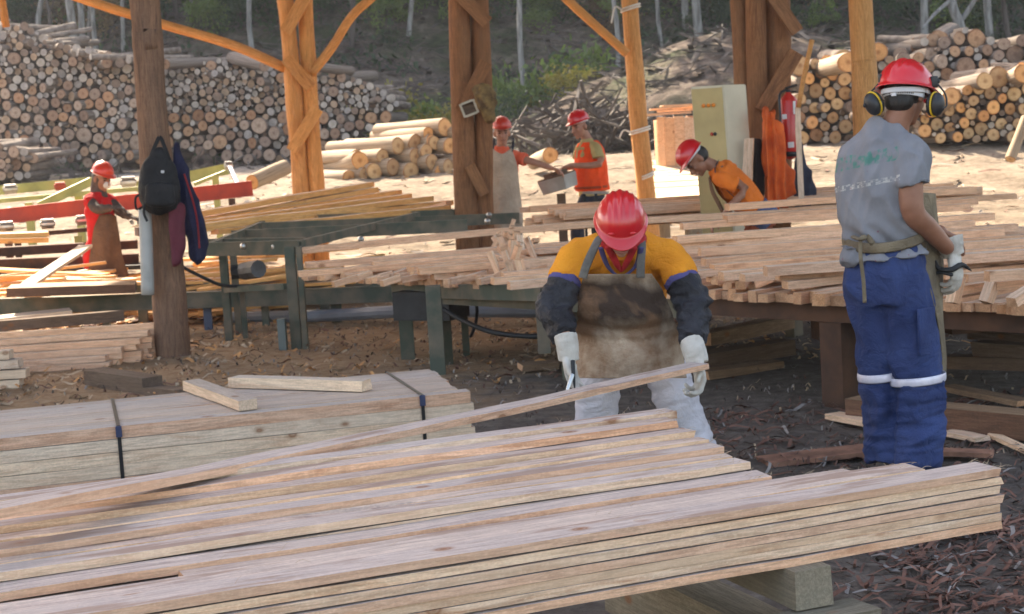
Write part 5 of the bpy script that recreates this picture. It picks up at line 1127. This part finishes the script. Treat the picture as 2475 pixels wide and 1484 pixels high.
tr=wear('trousers',bm,BLU_T,root,.009,3,folds(.024,6.5,1.2,1.2,.6,21,[(g+.18,.13,.004),(lf.z-.05,.16,.0025)]))
RFL=M('reflective_tape',(.75,.72,.8),(.55,.52,.6),14,.35,.2,bs=.2)
for c,rx in ((lf,.088),(rf,.11)):
    bm=bmesh.new(); bb=[c+V((math.cos(a)*(rx+.008),math.sin(a)*(rx+.012),.01*math.sin(a+1.2+(.8 if c is rf else 0)))) for a in [6.283*k/28 for k in range(29)]]; sweep(bm,bb,[(.0185,.003)],V((0,0,1)),8,'flat',1); raw('reflective_band',bm,RFL,root,parent=tr)
bm=bmesh.new(); obox(bm,Q(2240,800,D-.15),(V((.75,.66,0)),V((-.66,.75,0)),V((0,0,1))),(.06,.006,.1),bev=.004); raw('pocket',bm,BLU_T,root,parent=tr)
for a_,d_ in ((la,(.5,1)),(ra,(.7,1))): bm=bmesh.new(); boot(bm,a_,d_); wear('boot',bm,BOOT,root,.01,2)
# apron tied behind
AP2=fabric('olive_canvas_apron',(.25,.2,.13),(.14,.11,.075),6,.9,.4); zt=Q(2150,582,D).z
def ring(a0,a1,n,rx,ry,c,dz): return [c+sd*(rx*math.cos(R(a0+(a1-a0)*i/n)))+fw*(ry*math.sin(R(a0+(a1-a0)*i/n)))+V((0,0,dz(i/n))) for i in range(n+1)]
cw=Q(2134,583,D)
strap('apron_strap',ring(175,375,24,.178,.14,cw,lambda t:.018*math.cos(t*6)),.045,.007,AP2,root,V((0,0,1)))
strap('apron_tie',[Q(2080,575,D-.13),Q(2080,620,D-.17),Q(2087,680,D-.16),Q(2090,732,D-.14)],.017,.004,AP2,root)
strap('apron_tie',[Q(2062,572,D-.12),Q(2078,578,D-.17),Q(2095,572,D-.17),Q(2110,590,D-.17)],.025,.015,AP2,root)
def apd2(p,u,v_): return .012*n3(p.x*9,p.z*5,3)+.008*math.sin(v_*7+u*4)
sheetgrid('apron',[[Q(2225,465,D-.06),Q(2262,468,D+.12),Q(2250,470,D+.25),Q(2200,470,D+.33)],[Q(2212,590,D-.08),Q(2262,600,D+.06),Q(2268,610,D+.22),Q(2200,600,D+.3)],[Q(2232,660,D-.09),Q(2262,670,D+.02),Q(2270,690,D+.2),Q(2200,700,D+.3)],[Q(2262,790,D-.07),Q(2282,800,D+.04),Q(2270,800,D+.2),Q(2200,800,D+.3)],[Q(2276,900,D-.02),Q(2287,912,D+.04),Q(2270,900,D+.2),Q(2200,905,D+.3)]],.006,AP2,root,apd2,n=20,m=40)
def gs(bm):
    w_=Q(2305,612,D+.04); sweep(bm,[Q(2292,578,D+.05)+V((0,0,.0)),Q(2300,600,D+.04),w_+V((0,0,-.01))],[(.066,.056),(.054,.046),(.047,.03)],V((1,0,.5)),14,'flat')
    hand(bm,Q(2304,615,D+.03),(.12,-.05,-1),(-.6,.55,-.2),1,1.1,(26,34,26),.06,32,1.2)
glove('glove',gs,root)
t=empty('hand_tool',Q(2290,655,D),'dark gripping tool with two prongs in the standing worker\'s glove','tool')
for pts,rr in (([Q(2262,632,D),Q(2270,650,D-.02),Q(2300,652,D-.04),Q(2325,640,D),Q(2348,655,D+.03)],(.006,.01,.012,.012,.002)),([Q(2258,662,D),Q(2275,658,D-.02),Q(2300,664,D-.04)],(.006,.009,.008))):
    bm=bmesh.new(); sweep(bm,pts,list(rr),V((0,1,0)),8); raw('prong',bm,DARKM,t)
# ---------------------------------------------------------------- sawyers further back
def figure(label,base,head_c,hfwd,hup,neck,sh,el,wr,chest,hipc,kn,an,skin,shirt,trou,hatm,sleeve=.6,side=V((1,0,0)),apron=None,extra=None,hands=((0,0,-1),(0,0,-1)),glovem=None,shw=(.19,.12),foot=(0,-1),mask=None,vest=None,bootm=None):
    root=empty('person',V((base.x,base.y,gz(base.x,base.y))),label,'person'); ax=axes(hfwd,hup); bm=bmesh.new(); head(bm,head_c,ax,1.12)
    sweep(bm,[head_c-ax[2]*.05-ax[1]*.02,neck,neck.lerp(chest,.4)],[(.056,.058),(.06,.06),(.1,.08)],side,12); sweep(bm,[neck.lerp(chest,.5),chest,hipc],[(.13,.09),(.14,.09),(.13,.09)],side,14)
    for i in (0,1):
        sweep(bm,[sh[i],el[i],wr[i]],[.05,.042,.03],V((0,0,1)),10)
        if not glovem: hand(bm,wr[i],(wr[i]-el[i]).normalized()*.5+V(hands[i])*.6,(0,0,-1),1 if i else -1,1,(18,28,20),.1,30,1.05)
    wear('body',bm,skin,root,.0085,3); face_bits(root,head_c,ax,1.13)
    if glovem:
        for i in (0,1): bm=bmesh.new(); sweep(bm,[wr[i].lerp(el[i],.15),wr[i]],[.042,.036],V((0,0,1)),10,'flat'); hand(bm,wr[i],(wr[i]-el[i]).normalized()*.5+V(hands[i])*.6,(0,0,-1),1 if i else -1,1.05,(18,28,20),.1,30,1.2); wear('glove',bm,glovem,root,.006,2)
    ho=hat(root,head_c+ax[2]*.042,ax,hatm,.95)
    bm=bmesh.new(); blob(bm,head_c-ax[1]*.04+ax[2]*.012,(.09,.09,.09),ax,14,9); wear('hair',bm,HAIR,root,.009,2)
    bm=bmesh.new(); sweep(bm,[hipc-V((0,0,.05)),hipc.lerp(chest,.5),chest,neck.lerp(chest,.35)],[(shw[0]*.95,shw[1]*1.1),(shw[0]*.95,shw[1]*1.08),(shw[0],shw[1]*1.1),(shw[0]*.7,shw[1]*.8)],side,18,'flat'); sweep(bm,[neck.lerp(chest,.5),neck.lerp(chest,.03)],[(.12,.09),(.075,.072)],side,14,'flat')
    for i in (0,1): sweep(bm,[chest.lerp(neck,.55),sh[i],sh[i].lerp(el[i],sleeve)],[.08,.072,.075],V((0,1,0)),14,'flat')
    wear('shirt',bm,shirt,root,.011,3,folds(.012,8,1,1,.6,hash(label)%50))
    bm=bmesh.new(); sweep(bm,[hipc+V((0,0,.08)),hipc-V((0,0,.1))],[(.165,.12),(.17,.13)],side,16,'flat')
    for i in (0,1): sweep(bm,[hipc+side*((-.08,.08)[i])-V((0,0,.06)),kn[i],an[i]],[(.1,.1),(.085,.085),(.08,.08)],V((1,0,0)),14,'flat')
    wear('trousers',bm,trou,root,.011,3,folds(.012,7,1,1,.8,4)); 
    for i in (0,1): bm=bmesh.new(); boot(bm,an[i],foot); wear('boot',bm,bootm or BOOT,root,.012,1)
    return root,ax,ho
ORG=fabric('orange_shirt',(.8,.2,.025),(.62,.14,.02),5); CORAL=fabric('coral_polo',(.85,.17,.09),(.68,.12,.06),5); REDV=fabric('red_shirt',(.55,.02,.02),(.42,.015,.015),5); HIV=fabric('orange_red_vest',(.95,.1,.02),(.75,.07,.015),5); CRM=fabric('cream_shirt',(.5,.4,.18),(.4,.31,.13),5); DKT=fabric('dark_trousers',(.05,.055,.075),(.03,.033,.045),5); ORT=fabric('rust_trousers',(.35,.1,.05),(.25,.07,.035),5); CANV=fabric('tan_canvas_apron',(.6,.49,.38),(.42,.33,.25),4,.9,.4); LEATH=fabric('brown_leather_apron',(.17,.095,.055),(.1,.055,.035),4,.8,.4); DSLV=fabric('dark_sleeve',(.11,.085,.075),(.06,.045,.04),6)
# the man in the apron, hand out to the box
D=18.8; b=Q(1212,640,D); g=gz(b.x,b.y); h_=lambda x,y,d=0:Q(x,y,D+d)
an=(V((b.x-.12,D,g+.09)),V((b.x+.12,D,g+.09))); hipc=h_(1212,495); kn=(an[0]+V((0,-.03,.4)),an[1]+V((0,-.03,.4)))
root,ax,ho=figure('man in a coral polo and long tan apron, thumb-high beside the brown twin post, arm stretched out to a box',b,h_(1213,322,-.03),(.08,-1,-.05),(0,0,1),h_(1213,352),(h_(1180,382),h_(1247,380)),(h_(1168,432,-.05),h_(1290,392,-.1)),(h_(1178,480,-.12),h_(1332,406,-.15)),h_(1213,400),hipc,kn,an,SKIN,CORAL,DKT,HELM2,.55,hands=((0,0,-1),(.9,0,-.3)),shw=(.185,.12)) 
root['label']='man in coral polo and long tan apron beside the brown twin post, arm out'
sheetgrid('apron',[[h_(1190,358,-.14),h_(1213,372,-.17),h_(1236,358,-.14)],[h_(1184,400,-.15),h_(1214,402,-.2),h_(1250,400,-.15)],[h_(1178,450,-.1),h_(1214,450,-.19),h_(1256,450,-.1)],[h_(1180,520,-.1),h_(1215,520,-.2),h_(1262,520,-.1)],[h_(1180,600,-.12),h_(1216,602,-.2),h_(1264,600,-.12)]],.006,CANV,root,lambda p,u,v_:.015*n3(p.x*9,p.z*4,1),n=14,m=24)
strap('apron_strap',[h_(1195,335,.1),h_(1191,352,-.1),h_(1192,366,-.15)],.03,.006,DKT,root); strap('apron_strap',[h_(1240,335,.1),h_(1240,352,-.1),h_(1236,366,-.15)],.03,.006,DKT,root)
# the man in the vest
D=19.3; b=Q(1425,640,D); g=gz(b.x,b.y); an=(V((b.x-.11,D,g+.09)),V((b.x+.13,D+.05,g+.09))); hipc=h_(1432,462); kn=(an[0]+V((0,-.02,.42)),an[1]+V((0,-.02,.42)))
root,ax,ho=figure('man in a red orange safety vest over a cream shirt, looking down at the box',b,h_(1402,306,-.03),(-.75,-.62,-.2),(-.1,0,1),h_(1418,335),(h_(1442,362,-.15),h_(1402,362,.14)),(h_(1450,396,-.24),h_(1396,398,.08)),(h_(1378,400,-.22),h_(1366,406,.0)),h_(1425,375),hipc,kn,an,SKIN,CRM,DKT,HELM,.62,hands=((-.8,-.1,-.3),(-.9,-.2,-.2)),side=V((.5,.86,0)).normalized(),shw=(.18,.14))
bm=bmesh.new(); sdv=V((.5,.86,0)).normalized(); sweep(bm,[h_(1432,460),h_(1430,430),h_(1427,395),h_(1424,362),h_(1421,343)],[(.21,.2),(.205,.19),(.2,.185),(.17,.165),(.11,.12)],sdv,20,'flat'); vo=wear('vest',bm,HIV,root,.01,3,folds(.012,9,1,1,.6,8))
bm=bmesh.new(); pts=[h_(1430,452)+sdv*(.212*math.cos(a))+V((-sdv.y,sdv.x,0))*(.203*math.sin(a)) for a in [6.283*k/20 for k in range(21)]]; sweep(bm,pts,[(.014,.004)],V((0,0,1)),6,'flat',1)
raw('vest_band',bm,fabric('dull_stripe',(.4,.08,.03),(.3,.05,.02)),root,parent=vo)
strap('lanyard',[h_(1408,342,-.13),h_(1396,362,-.18),h_(1393,382,-.2)],.02,.004,CRM,root); bm=bmesh.new(); obox(bm,h_(1402,359,-.165),(V((.9,-.4,0)).normalized(),V((.4,.9,0)).normalized(),V((0,0,1))),(.05,.004,.016)); raw('vest_label',bm,CRM,root,parent=vo)
# the woman at the saw
D=18.4; b=Q(250,720,D); g=gz(b.x,b.y); an=(V((b.x-.1,D,g+.09)),V((b.x+.1,D+.03,g+.09))); hipc=h_(248,570); kn=(an[0]+V((0,-.02,.38)),an[1]+V((0,-.02,.38)))
root,ax,ho=figure('woman in red top, long brown apron and white dust mask at the saw',b,h_(246,432,-.03),(.75,-.6,-.3),(0.06,0,1),h_(238,462),(h_(216,484,-.1),h_(262,482,.1)),(h_(236,505,-.22),h_(292,512,.02)),(h_(270,502,-.28),h_(315,524,-.1)),h_(240,505),hipc,kn,an,SKIN_T,REDV,REDV,HELM2,.3,hands=((.8,0,-.1),(.9,0,-.2)),side=V((.8,.6,0)).normalized(),shw=(.165,.13),glovem=DSLV)
for a,c,e in ((h_(216,484,-.1),h_(236,505,-.22),h_(270,502,-.28)),(h_(262,482,.1),h_(292,512,.02),h_(315,524,-.1))): bm=bmesh.new(); sweep(bm,[a.lerp(c,.25),c,c.lerp(e,.9)],[.06,.058,.042],V((0,0,1)),12,'flat'); wear('sleeve',bm,DSLV,root,.01,2,folds(.006,12))
bm=bmesh.new(); c=h_(246,432,-.03); blob(bm,c+ax[1]*.1-ax[2]*.045,(.045,.035,.042),ax); raw('dust_mask',bm,M('white_mask',(.7,.68,.64),None,5,.9,bs=0),root)
bm=bmesh.new(); sweep(bm,[c-ax[1]*.03-ax[2]*.0,c-ax[1]*.04-ax[2]*.11,h_(240,478)],[(.09,.1),(.085,.08),(.1,.08)],V((1,0,0)),14); wear('hood',bm,DSLV,root,.01,2)
sheetgrid('apron',[[h_(240,520,-.16),h_(262,518,-.14),h_(280,522,.0)],[h_(226,560,-.16),h_(262,560,-.2),h_(286,560,.0)],[h_(218,620,-.16),h_(262,622,-.22),h_(296,622,.0)],[h_(214,675,-.18),h_(262,676,-.24),h_(312,672,.0)]],.008,LEATH,root,lambda p,u,v_:.015*n3(p.x*9,p.z*4,1),n=14,m=24)
# the stooping man in orange behind the table
D=14.6; b=Q(1800,780,D); g=gz(b.x,b.y); an=(V((b.x-.05,D,g+.09)),V((b.x+.32,D+.05,g+.09))); hipc=h_(1838,520,.1); kn=(an[0].lerp(hipc,.45)+V((-.05,0,0)),an[1].lerp(hipc,.45)+V((-.02,0,0)))
root,ax,ho=figure('man in an orange T-shirt stooping behind the long table, head down towards the left',b,h_(1685,386,-.02),(-.62,-.2,-.75),(-.72,0,.66),h_(1725,402),(h_(1738,430,-.17),h_(1762,405,.17)),(h_(1800,455,-.24),h_(1765,500,.15)),(h_(1762,500,-.3),h_(1740,525,.1)),h_(1765,440),hipc,kn,an,SKIN_T,ORG,ORT,HELM,.7,side=V((0.1,1,0)).normalized(),shw=(.17,.13),hands=((-.4,0,-.6),(-.5,0,-.6)),bootm=BARKR)
bm=bmesh.new(); sweep(bm,[h_(1822,505,.03),h_(1855,535,.05)],[(.18,.14),(.17,.14)],V((0,1,0)),16,'flat'); wear('waist_cloth',bm,fabric('blue_jeans',(.1,.13,.25),(.07,.09,.17)),root,.01,2,folds(.008,9))
strap('apron_strap',[h_(1736,388,-.05),h_(1728,410,-.16),h_(1740,440,-.2),h_(1768,470,-.2),h_(1790,488,-.17)],.035,.006,DKT,root,V((0,1,0))); muff(root,ho,h_(1672,352,-.02)+V((0,0,.0)),(-.5,-.2,.9),(-.6,0,-.4))
sheetgrid('apron',[[h_(1715,425,-.14),h_(1712,430,0),h_(1715,425,.14)],[h_(1725,460,-.17),h_(1718,465,0),h_(1725,460,.14)],[h_(1742,498,-.17),h_(1738,505,0),h_(1745,500,.14)],[h_(1762,540,-.15),h_(1758,545,0),h_(1762,540,.14)]],.006,LEATH,root,None,n=10,m=16)
# ---------------------------------------------------------------- things hung on and around the posts
t=empty('backpack',Q(388,500,12.62),'black backpack hanging by its loop on the nearest shed post','backpack'); BP=fabric('black_nylon',(.022,.022,.024),(.012,.012,.013),6,.6,.3)
q=lambda x,y,d=0:Q(x,y,12.6+d)
bm=bmesh.new(); sweep(bm,[q(386,372),q(384,400),q(384,440),q(386,478),q(387,494)],[(.07,.05),(.125,.07),(.15,.09),(.16,.1),(.14,.08)],V((1,0,0)),20); wear('bag',bm,BP,t,.012,3,folds(.012,8))
bm=bmesh.new(); sweep(bm,[q(386,450,-.1),q(387,490,-.1)],[(.11,.035),(.12,.04)],V((1,0,0)),16); wear('front_pocket',bm,BP,t,.01,2)
strap('shoulder_strap',[q(362,385,-.03),q(378,345,-.02),q(386,332,-.02),q(394,345,-.02),q(410,388,-.03)],.03,.008,BP,t); strap('loose_strap',[q(342,470,-.02),q(328,478,-.02),q(330,505,-.02),q(345,500,-.02)],.018,.005,BP,t); strap('loose_strap',[q(350,490,-.06),q(348,515,-.06),q(356,535,-.06)],.02,.005,BP,t)
bm=bmesh.new(); obox(bm,q(393,415,-.085),(V((1,0,0)),V((0,1,0)),V((0,0,1))),(.012,.004,.01),bev=.002); raw('tag',bm,WHT,t)
NAVY=fabric('navy_jacket_cloth',(.022,.024,.06),(.012,.012,.03),5,.8,.3)
def drape(name,label,cat,rows,mat,D,th=.05,amp=.02,seed=0,fr=7):
    c=Q(rows[0][0],rows[0][2],D); t=empty(name,c,label,cat) ; bm=bmesh.new(); pts=[];rad=[]
    for x0,x1,y in rows: pts.append(Q((x0+x1)/2,y,D)); rad.append(((x1-x0)/2*D/F,th))
    sweep(bm,pts,rad,V((1,0,0)),28,'round',5); me=wear('cloth',bm,mat,t,.011,2,lambda p,nn:amp*(-abs(math.sin((p.x-c.x)*fr*5+2.5*n3(p.x*3,p.z*2,seed)))*1.1+.5)+.01*n3(p.x*14,p.z*9,seed)); return t
t=drape('jacket','dark navy jacket with red lining hanging on the nearest post behind the backpack','jacket',[(420,436,352),(416,452,400),(418,470,460),(432,492,530),(450,502,570),(455,500,620)],NAVY,12.75,.06,.02,3)
strap('red_piping',[Q(445,420,12.66),Q(455,450,12.66),Q(470,500,12.66),Q(478,545,12.66),Q(482,600,12.66)],.014,.006,fabric('red_lining',(.3,.03,.03),(.2,.02,.02)),t)
drape('cloth','maroon cloth hanging under the backpack on the nearest post','cloth',[(412,446,500),(408,450,540),(410,446,590),(414,440,632)],fabric('maroon_cloth',(.14,.035,.05),(.09,.022,.032)),12.62,.05,.014,5)
t=empty('tube',Q(352,712,12.8),'white plastic tube hanging at the left of the nearest post','tube'); bm=bmesh.new(); sweep(bm,[Q(350,505,12.7),Q(354,600,12.7),Q(357,712,12.7)],[.05],V((1,0,0)),18,'flat',4); raw('tube_wall',bm,M('dirty_white_plastic',(.4,.4,.38),(.28,.28,.26),5,.5,bs=0),t)
# electric cabinet
t=empty('electric_cabinet',Q(1750,560,15.3),'tall grey electric cabinet with three small orange lamps and a red button','electric cabinet'); tc=Q(1757,330,15.2); zt_=Q(1757,205,15.2).z; zb_=.35
ax1=V((-.92,.2,0)).normalized(); ax2=V((.75,.66,0)).normalized(); CG=M('olive_cream_paint',(.52,.4,.18),(.42,.32,.14),3,.6,bs=.05); CW=M('pale_cream_paint',(.64,.57,.42),(.54,.48,.35),3,.6,bs=.05)
ta=V((-.022,0,.0)); bm=bmesh.new()
def cabp(u,v_,z): return V((tc.x,tc.y,0))+ax1*u+ax2*v_+V((-.03*(z-1.5),0,z))
vs=[bm.verts.new(cabp(u,v_,z)) for z in (zb_,zt_) for (u,v_) in ((0,0),(.3,0),(.3,.32),(0,.32))]
for q4 in ((0,1,5,4),(1,2,6,5),(2,3,7,6),(3,0,4,7),(0,3,2,1),(4,5,6,7)): bm.faces.new([vs[i] for i in q4])
bmesh.ops.bevel(bm,geom=list(bm.edges),offset=.008,segments=2,affect='EDGES'); raw('cabinet_body',bm,CW,t,False)
bm=bmesh.new(); nn=-V((-ax1.y,ax1.x,0)); nn=nn if nn.y<0 else -nn; vs=[bm.verts.new(cabp(u,0,z)+nn*k) for k in (.003,.022) for (u,z) in ((.012,zb_+.02),(.29,zb_+.02),(.29,zt_-.02),(.012,zt_-.02))]
for q4 in ((4,5,6,7),(0,1,5,4),(1,2,6,5),(2,3,7,6),(3,0,4,7),(0,3,2,1)): bm.faces.new([vs[i] for i in q4])
dr=raw('door',bm,CG,t,False)
for i in range(3): bm=bmesh.new(); c=cabp(.1+.045*i,0,Q(1757,252,15.2).z)+nn*.03; blob(bm,c,(.018,.014,.018)); raw('indicator_lamp',bm,M('orange_lamp',(.8,.25,.02),None,5,.3,bs=0) if i==0 else bpy.data.materials['orange_lamp'],t,parent=dr)
for u,mm in ((.135,REDP),(.105,BLACKP)): bm=bmesh.new(); blob(bm,cabp(u,0,Q(1757,322,15.2).z)+nn*.03,(.015,.012,.018)); raw('button',bm,mm,t,parent=dr)
bm=bmesh.new(); 
for u,v_ in ((.03,.03),(.27,.03)): bar(bm,cabp(u,v_,-.05),cabp(u,v_,zb_),.04,.04,up=V((0,1,0)))
raw('legs',bm,CG,t)
tb_('board',1806,470,15.1,1812,335,15.2,.09,.03,TAN,'narrow upright board leaning on the right side of the electric cabinet')
# extinguisher
t=empty('fire_extinguisher',Q(1908,368,15.5),'red fire extinguisher hanging on the brown pole cluster','fire extinguisher'); e=lambda x,y,d=0:Q(x,y,15.5+d); REDX=M('extinguisher_red',(.55,.03,.02),(.45,.02,.015),3,.35,bs=0,coat=.3)
bm=bmesh.new(); sweep(bm,[e(1909,364),e(1908,345),e(1906,245),e(1905,234),e(1905,226)],[.085,.088,.088,.06,.025],V((1,0,0)),22,'round',1); raw('cylinder',bm,REDX,t)
bm=bmesh.new(); sweep(bm,[e(1905,228),e(1905,216)],[.022],V((1,0,0)),10,'flat',1); bar(bm,e(1898,214),e(1926,205),.02,.02); bar(bm,e(1900,220),e(1924,222),.02,.012); raw('valve',bm,BLACKP,t)
bm=bmesh.new(); sweep(bm,[e(1898,218),e(1884,230,-.06),e(1886,280,-.09),e(1888,340,-.09),e(1890,368,-.06)],[.012],V((1,0,0)),8); raw('hose',bm,BLACKP,t); bm=bmesh.new(); sweep(bm,[e(1909,366),e(1909,378)],[.088,.085],V((1,0,0)),20,'flat',1); raw('base_ring',bm,BLACKP,t)
for x,y,w_,h in ((1896,282,.022,.022),(1912,350,.028,.026),(1920,260,.012,.06)): bm=bmesh.new(); obox(bm,e(x,y,-.092),(V((1,0,0)),V((0,1,0)),V((0,0,1))),(w_,.003,h),bev=.001); raw('label_plate',bm,WHITE_P,t)
drape('jacket','orange jacket hanging on the brown pole cluster left of the extinguisher','jacket',[(1852,1858,262),(1842,1880,290),(1838,1898,350),(1842,1912,410),(1848,1920,440),(1846,1914,470),(1848,1900,492)],fabric('orange_oilskin',(.75,.15,.03),(.5,.085,.02),5,.6),15.3,.08,.06,7,9)
drape('cloth','dark blue grey cloth hanging to the right of the extinguisher','cloth',[(1928,1938,345),(1918,1952,400),(1915,1972,450),(1915,1968,485),(1918,1940,500)],fabric('blue_grey_tarp',(.05,.055,.08),(.03,.033,.05)),15.7,.05,.02,2)
drape('cloth','dark brown coat hanging between the cabinet and the orange jacket','cloth',[(1822,1840,340),(1815,1848,400),(1812,1850,470),(1812,1850,500)],fabric('dark_coat',(.03,.022,.02),(.015,.012,.012)),15.35,.06,.02,4)
bm=bmesh.new(); sweep(bm,[Q(1963,96,15.2),Q(1942,190,15.2),Q(1930,260,15.2)],[.022],V((0,1,0)),10,'flat',3); tag(raw('pole_stick',bm,POST_O,empty('stick',Q(1930,260,15.2),'long thin yellow pole leaning by the extinguisher','stick')),None)
tb_('stick',1930,262,15.25,1938,495,15.1,.05,.03,TAN,'thin upright batten below the leaning yellow pole','batten')
# socket box and lump on the brown twin post, cords on the single pole
t=empty('socket_box',Q(1134,262,17.7),'small white framed box tilted on the brown twin post','socket box'); c=Q(1134,262,17.72); r_=V((math.cos(R(18)),0,math.sin(R(18)))); u_=V((-math.sin(R(18)),0,math.cos(R(18)))); yy=V((0,1,0))
bm=bmesh.new()
for s_ in (-1,1): obox(bm,c+r_*s_*.075,(r_,yy,u_),(.012,.05,.075),bev=.003); obox(bm,c+u_*s_*.069,(r_,yy,u_),(.063,.049,.012),bev=.003)
raw('box_frame',bm,M('cream_plastic',(.55,.5,.4),(.4,.36,.28),6,.6,bs=0),t,False); bm=bmesh.new(); obox(bm,c+yy*.03,(r_,yy,u_),(.064,.012,.058)); raw('back_plate',bm,OLD[0],t,False)
t=empty('burlap_bundle',Q(1172,250,17.6),'mottled brown bundle nailed on the brown twin post right of the box','bundle'); bm=bmesh.new(); sweep(bm,[Q(1165,218,17.7),Q(1176,245,17.65),Q(1185,285,17.68)],[(.1,.07),(.11,.08),(.06,.05)],V((1,0,0)),14); wear('sacking',bm,fabric('mottled_sacking',(.3,.2,.08),(.08,.05,.03),9),t,.014,2,folds(.03,9))
CORD=bpy.data.materials['white_cord']
for y,x0,x1,lab in ((22,1503,1546,'upper'),(318,1524,1570,'middle'),(428,1548,1580,'lower')):
    c=Q((x0+x1)/2,y,20.45); r0=(x1-x0)/2*20.4/F*1.07; bm=bmesh.new()
    for dz in (0,.03): sweep(bm,[c+V((r0*math.cos(a),r0*math.sin(a)*1.05+.02,dz+.03*math.cos(a))) for a in [6.283*k/22 for k in range(23)]],[.012],V((0,0,1)),6,'flat',1)
    if y<400: l0=c+V((-r0,-.05,0)); sweep(bm,[l0,l0+V((-.08,-.02,.03)),l0+V((-.13,-.02,-.05 if y>100 else -.15))],[.012],V((0,1,0)),6)
    tag(mk('cord',bm,CORD,None,True),f'{lab} white cord tied round the single peeled pole','cord')
# the box between the two sawyers and its stand
t=empty('box',Q(1348,445,19.05),'grey and brown box the two sawyers hold between them','box'); c=Q(1350,443,19.0); a1=V((.8,-.6,0)).normalized(); a2=V((.6,.8,0)).normalized(); tl=Matrix.Rotation(R(-14),3,'Y'); B=(tl@a1,tl@a2,tl@V((0,0,1)))
bm=bmesh.new(); obox(bm,c,B,(.17,.12,.08),bev=.008,taper=1.12); raw('box_body',bm,M('grey_box',(.42,.42,.4),(.3,.29,.26),5,.6,bs=.1),t,False); bm=bmesh.new(); obox(bm,c+B[2]*.085,B,(.185,.13,.01),bev=.004); obox(bm,c+B[2]*.11,B,(.12,.08,.03),bev=.006); raw('box_lid',bm,OLD[0],t,False)
machine('stand','thin dark stand carrying the box between the two sawyers','stand',[('post_leg',OLD[0],[('v',1356,468,19.1,.1,.08)])],19.1,(1356,640))
machine('stool','dark metal stool by the vest of the standing sawyer','stool',[('seat',M('worn_steel_seat',(.35,.33,.3),(.2,.18,.16),5,.5,.3),[('t',[(1440,463,18.6),(1440,468,18.6)],.15)]),('leg',DARKM,[('v',1412,468,18.7,.03,.03)]),('leg',DARKM,[('v',1468,468,18.7,.03,.03)]),('leg',DARKM,[('v',1440,468,18.45,.03,.03)])],18.6,(1440,640))
tb_('board',1985,470,16.5,2040,486,16.2,.1,.05,TAN,'orange board end left of the standing worker behind the far heap'); tb_('offcut',1990,478,16.2,2012,482,16.1,.08,.09,[REDP,REDP,REDP],'orange red block left of the standing worker behind the far heap','block')
# roof
# ---------------------------------------------------------------- dusty air
m,n,l,b=newmat('dusty_air'); n.remove(b); pv=n.new('ShaderNodeVolumePrincipled'); pv.inputs['Color'].default_value=(.85,.88,1,1); pv.inputs['Density'].default_value=.0006; pv.inputs['Anisotropy'].default_value=.2
l.new(pv.outputs[0],n['Material Output'].inputs['Volume']); bm=bmesh.new(); obox(bm,(0,175,14),(V((1,0,0)),V((0,1,0)),V((0,0,1))),(160,240,24)); tag(mk('haze',bm,m),'thin dusty air hanging over the sawmill yard and hillside','haze',None,'stuff')
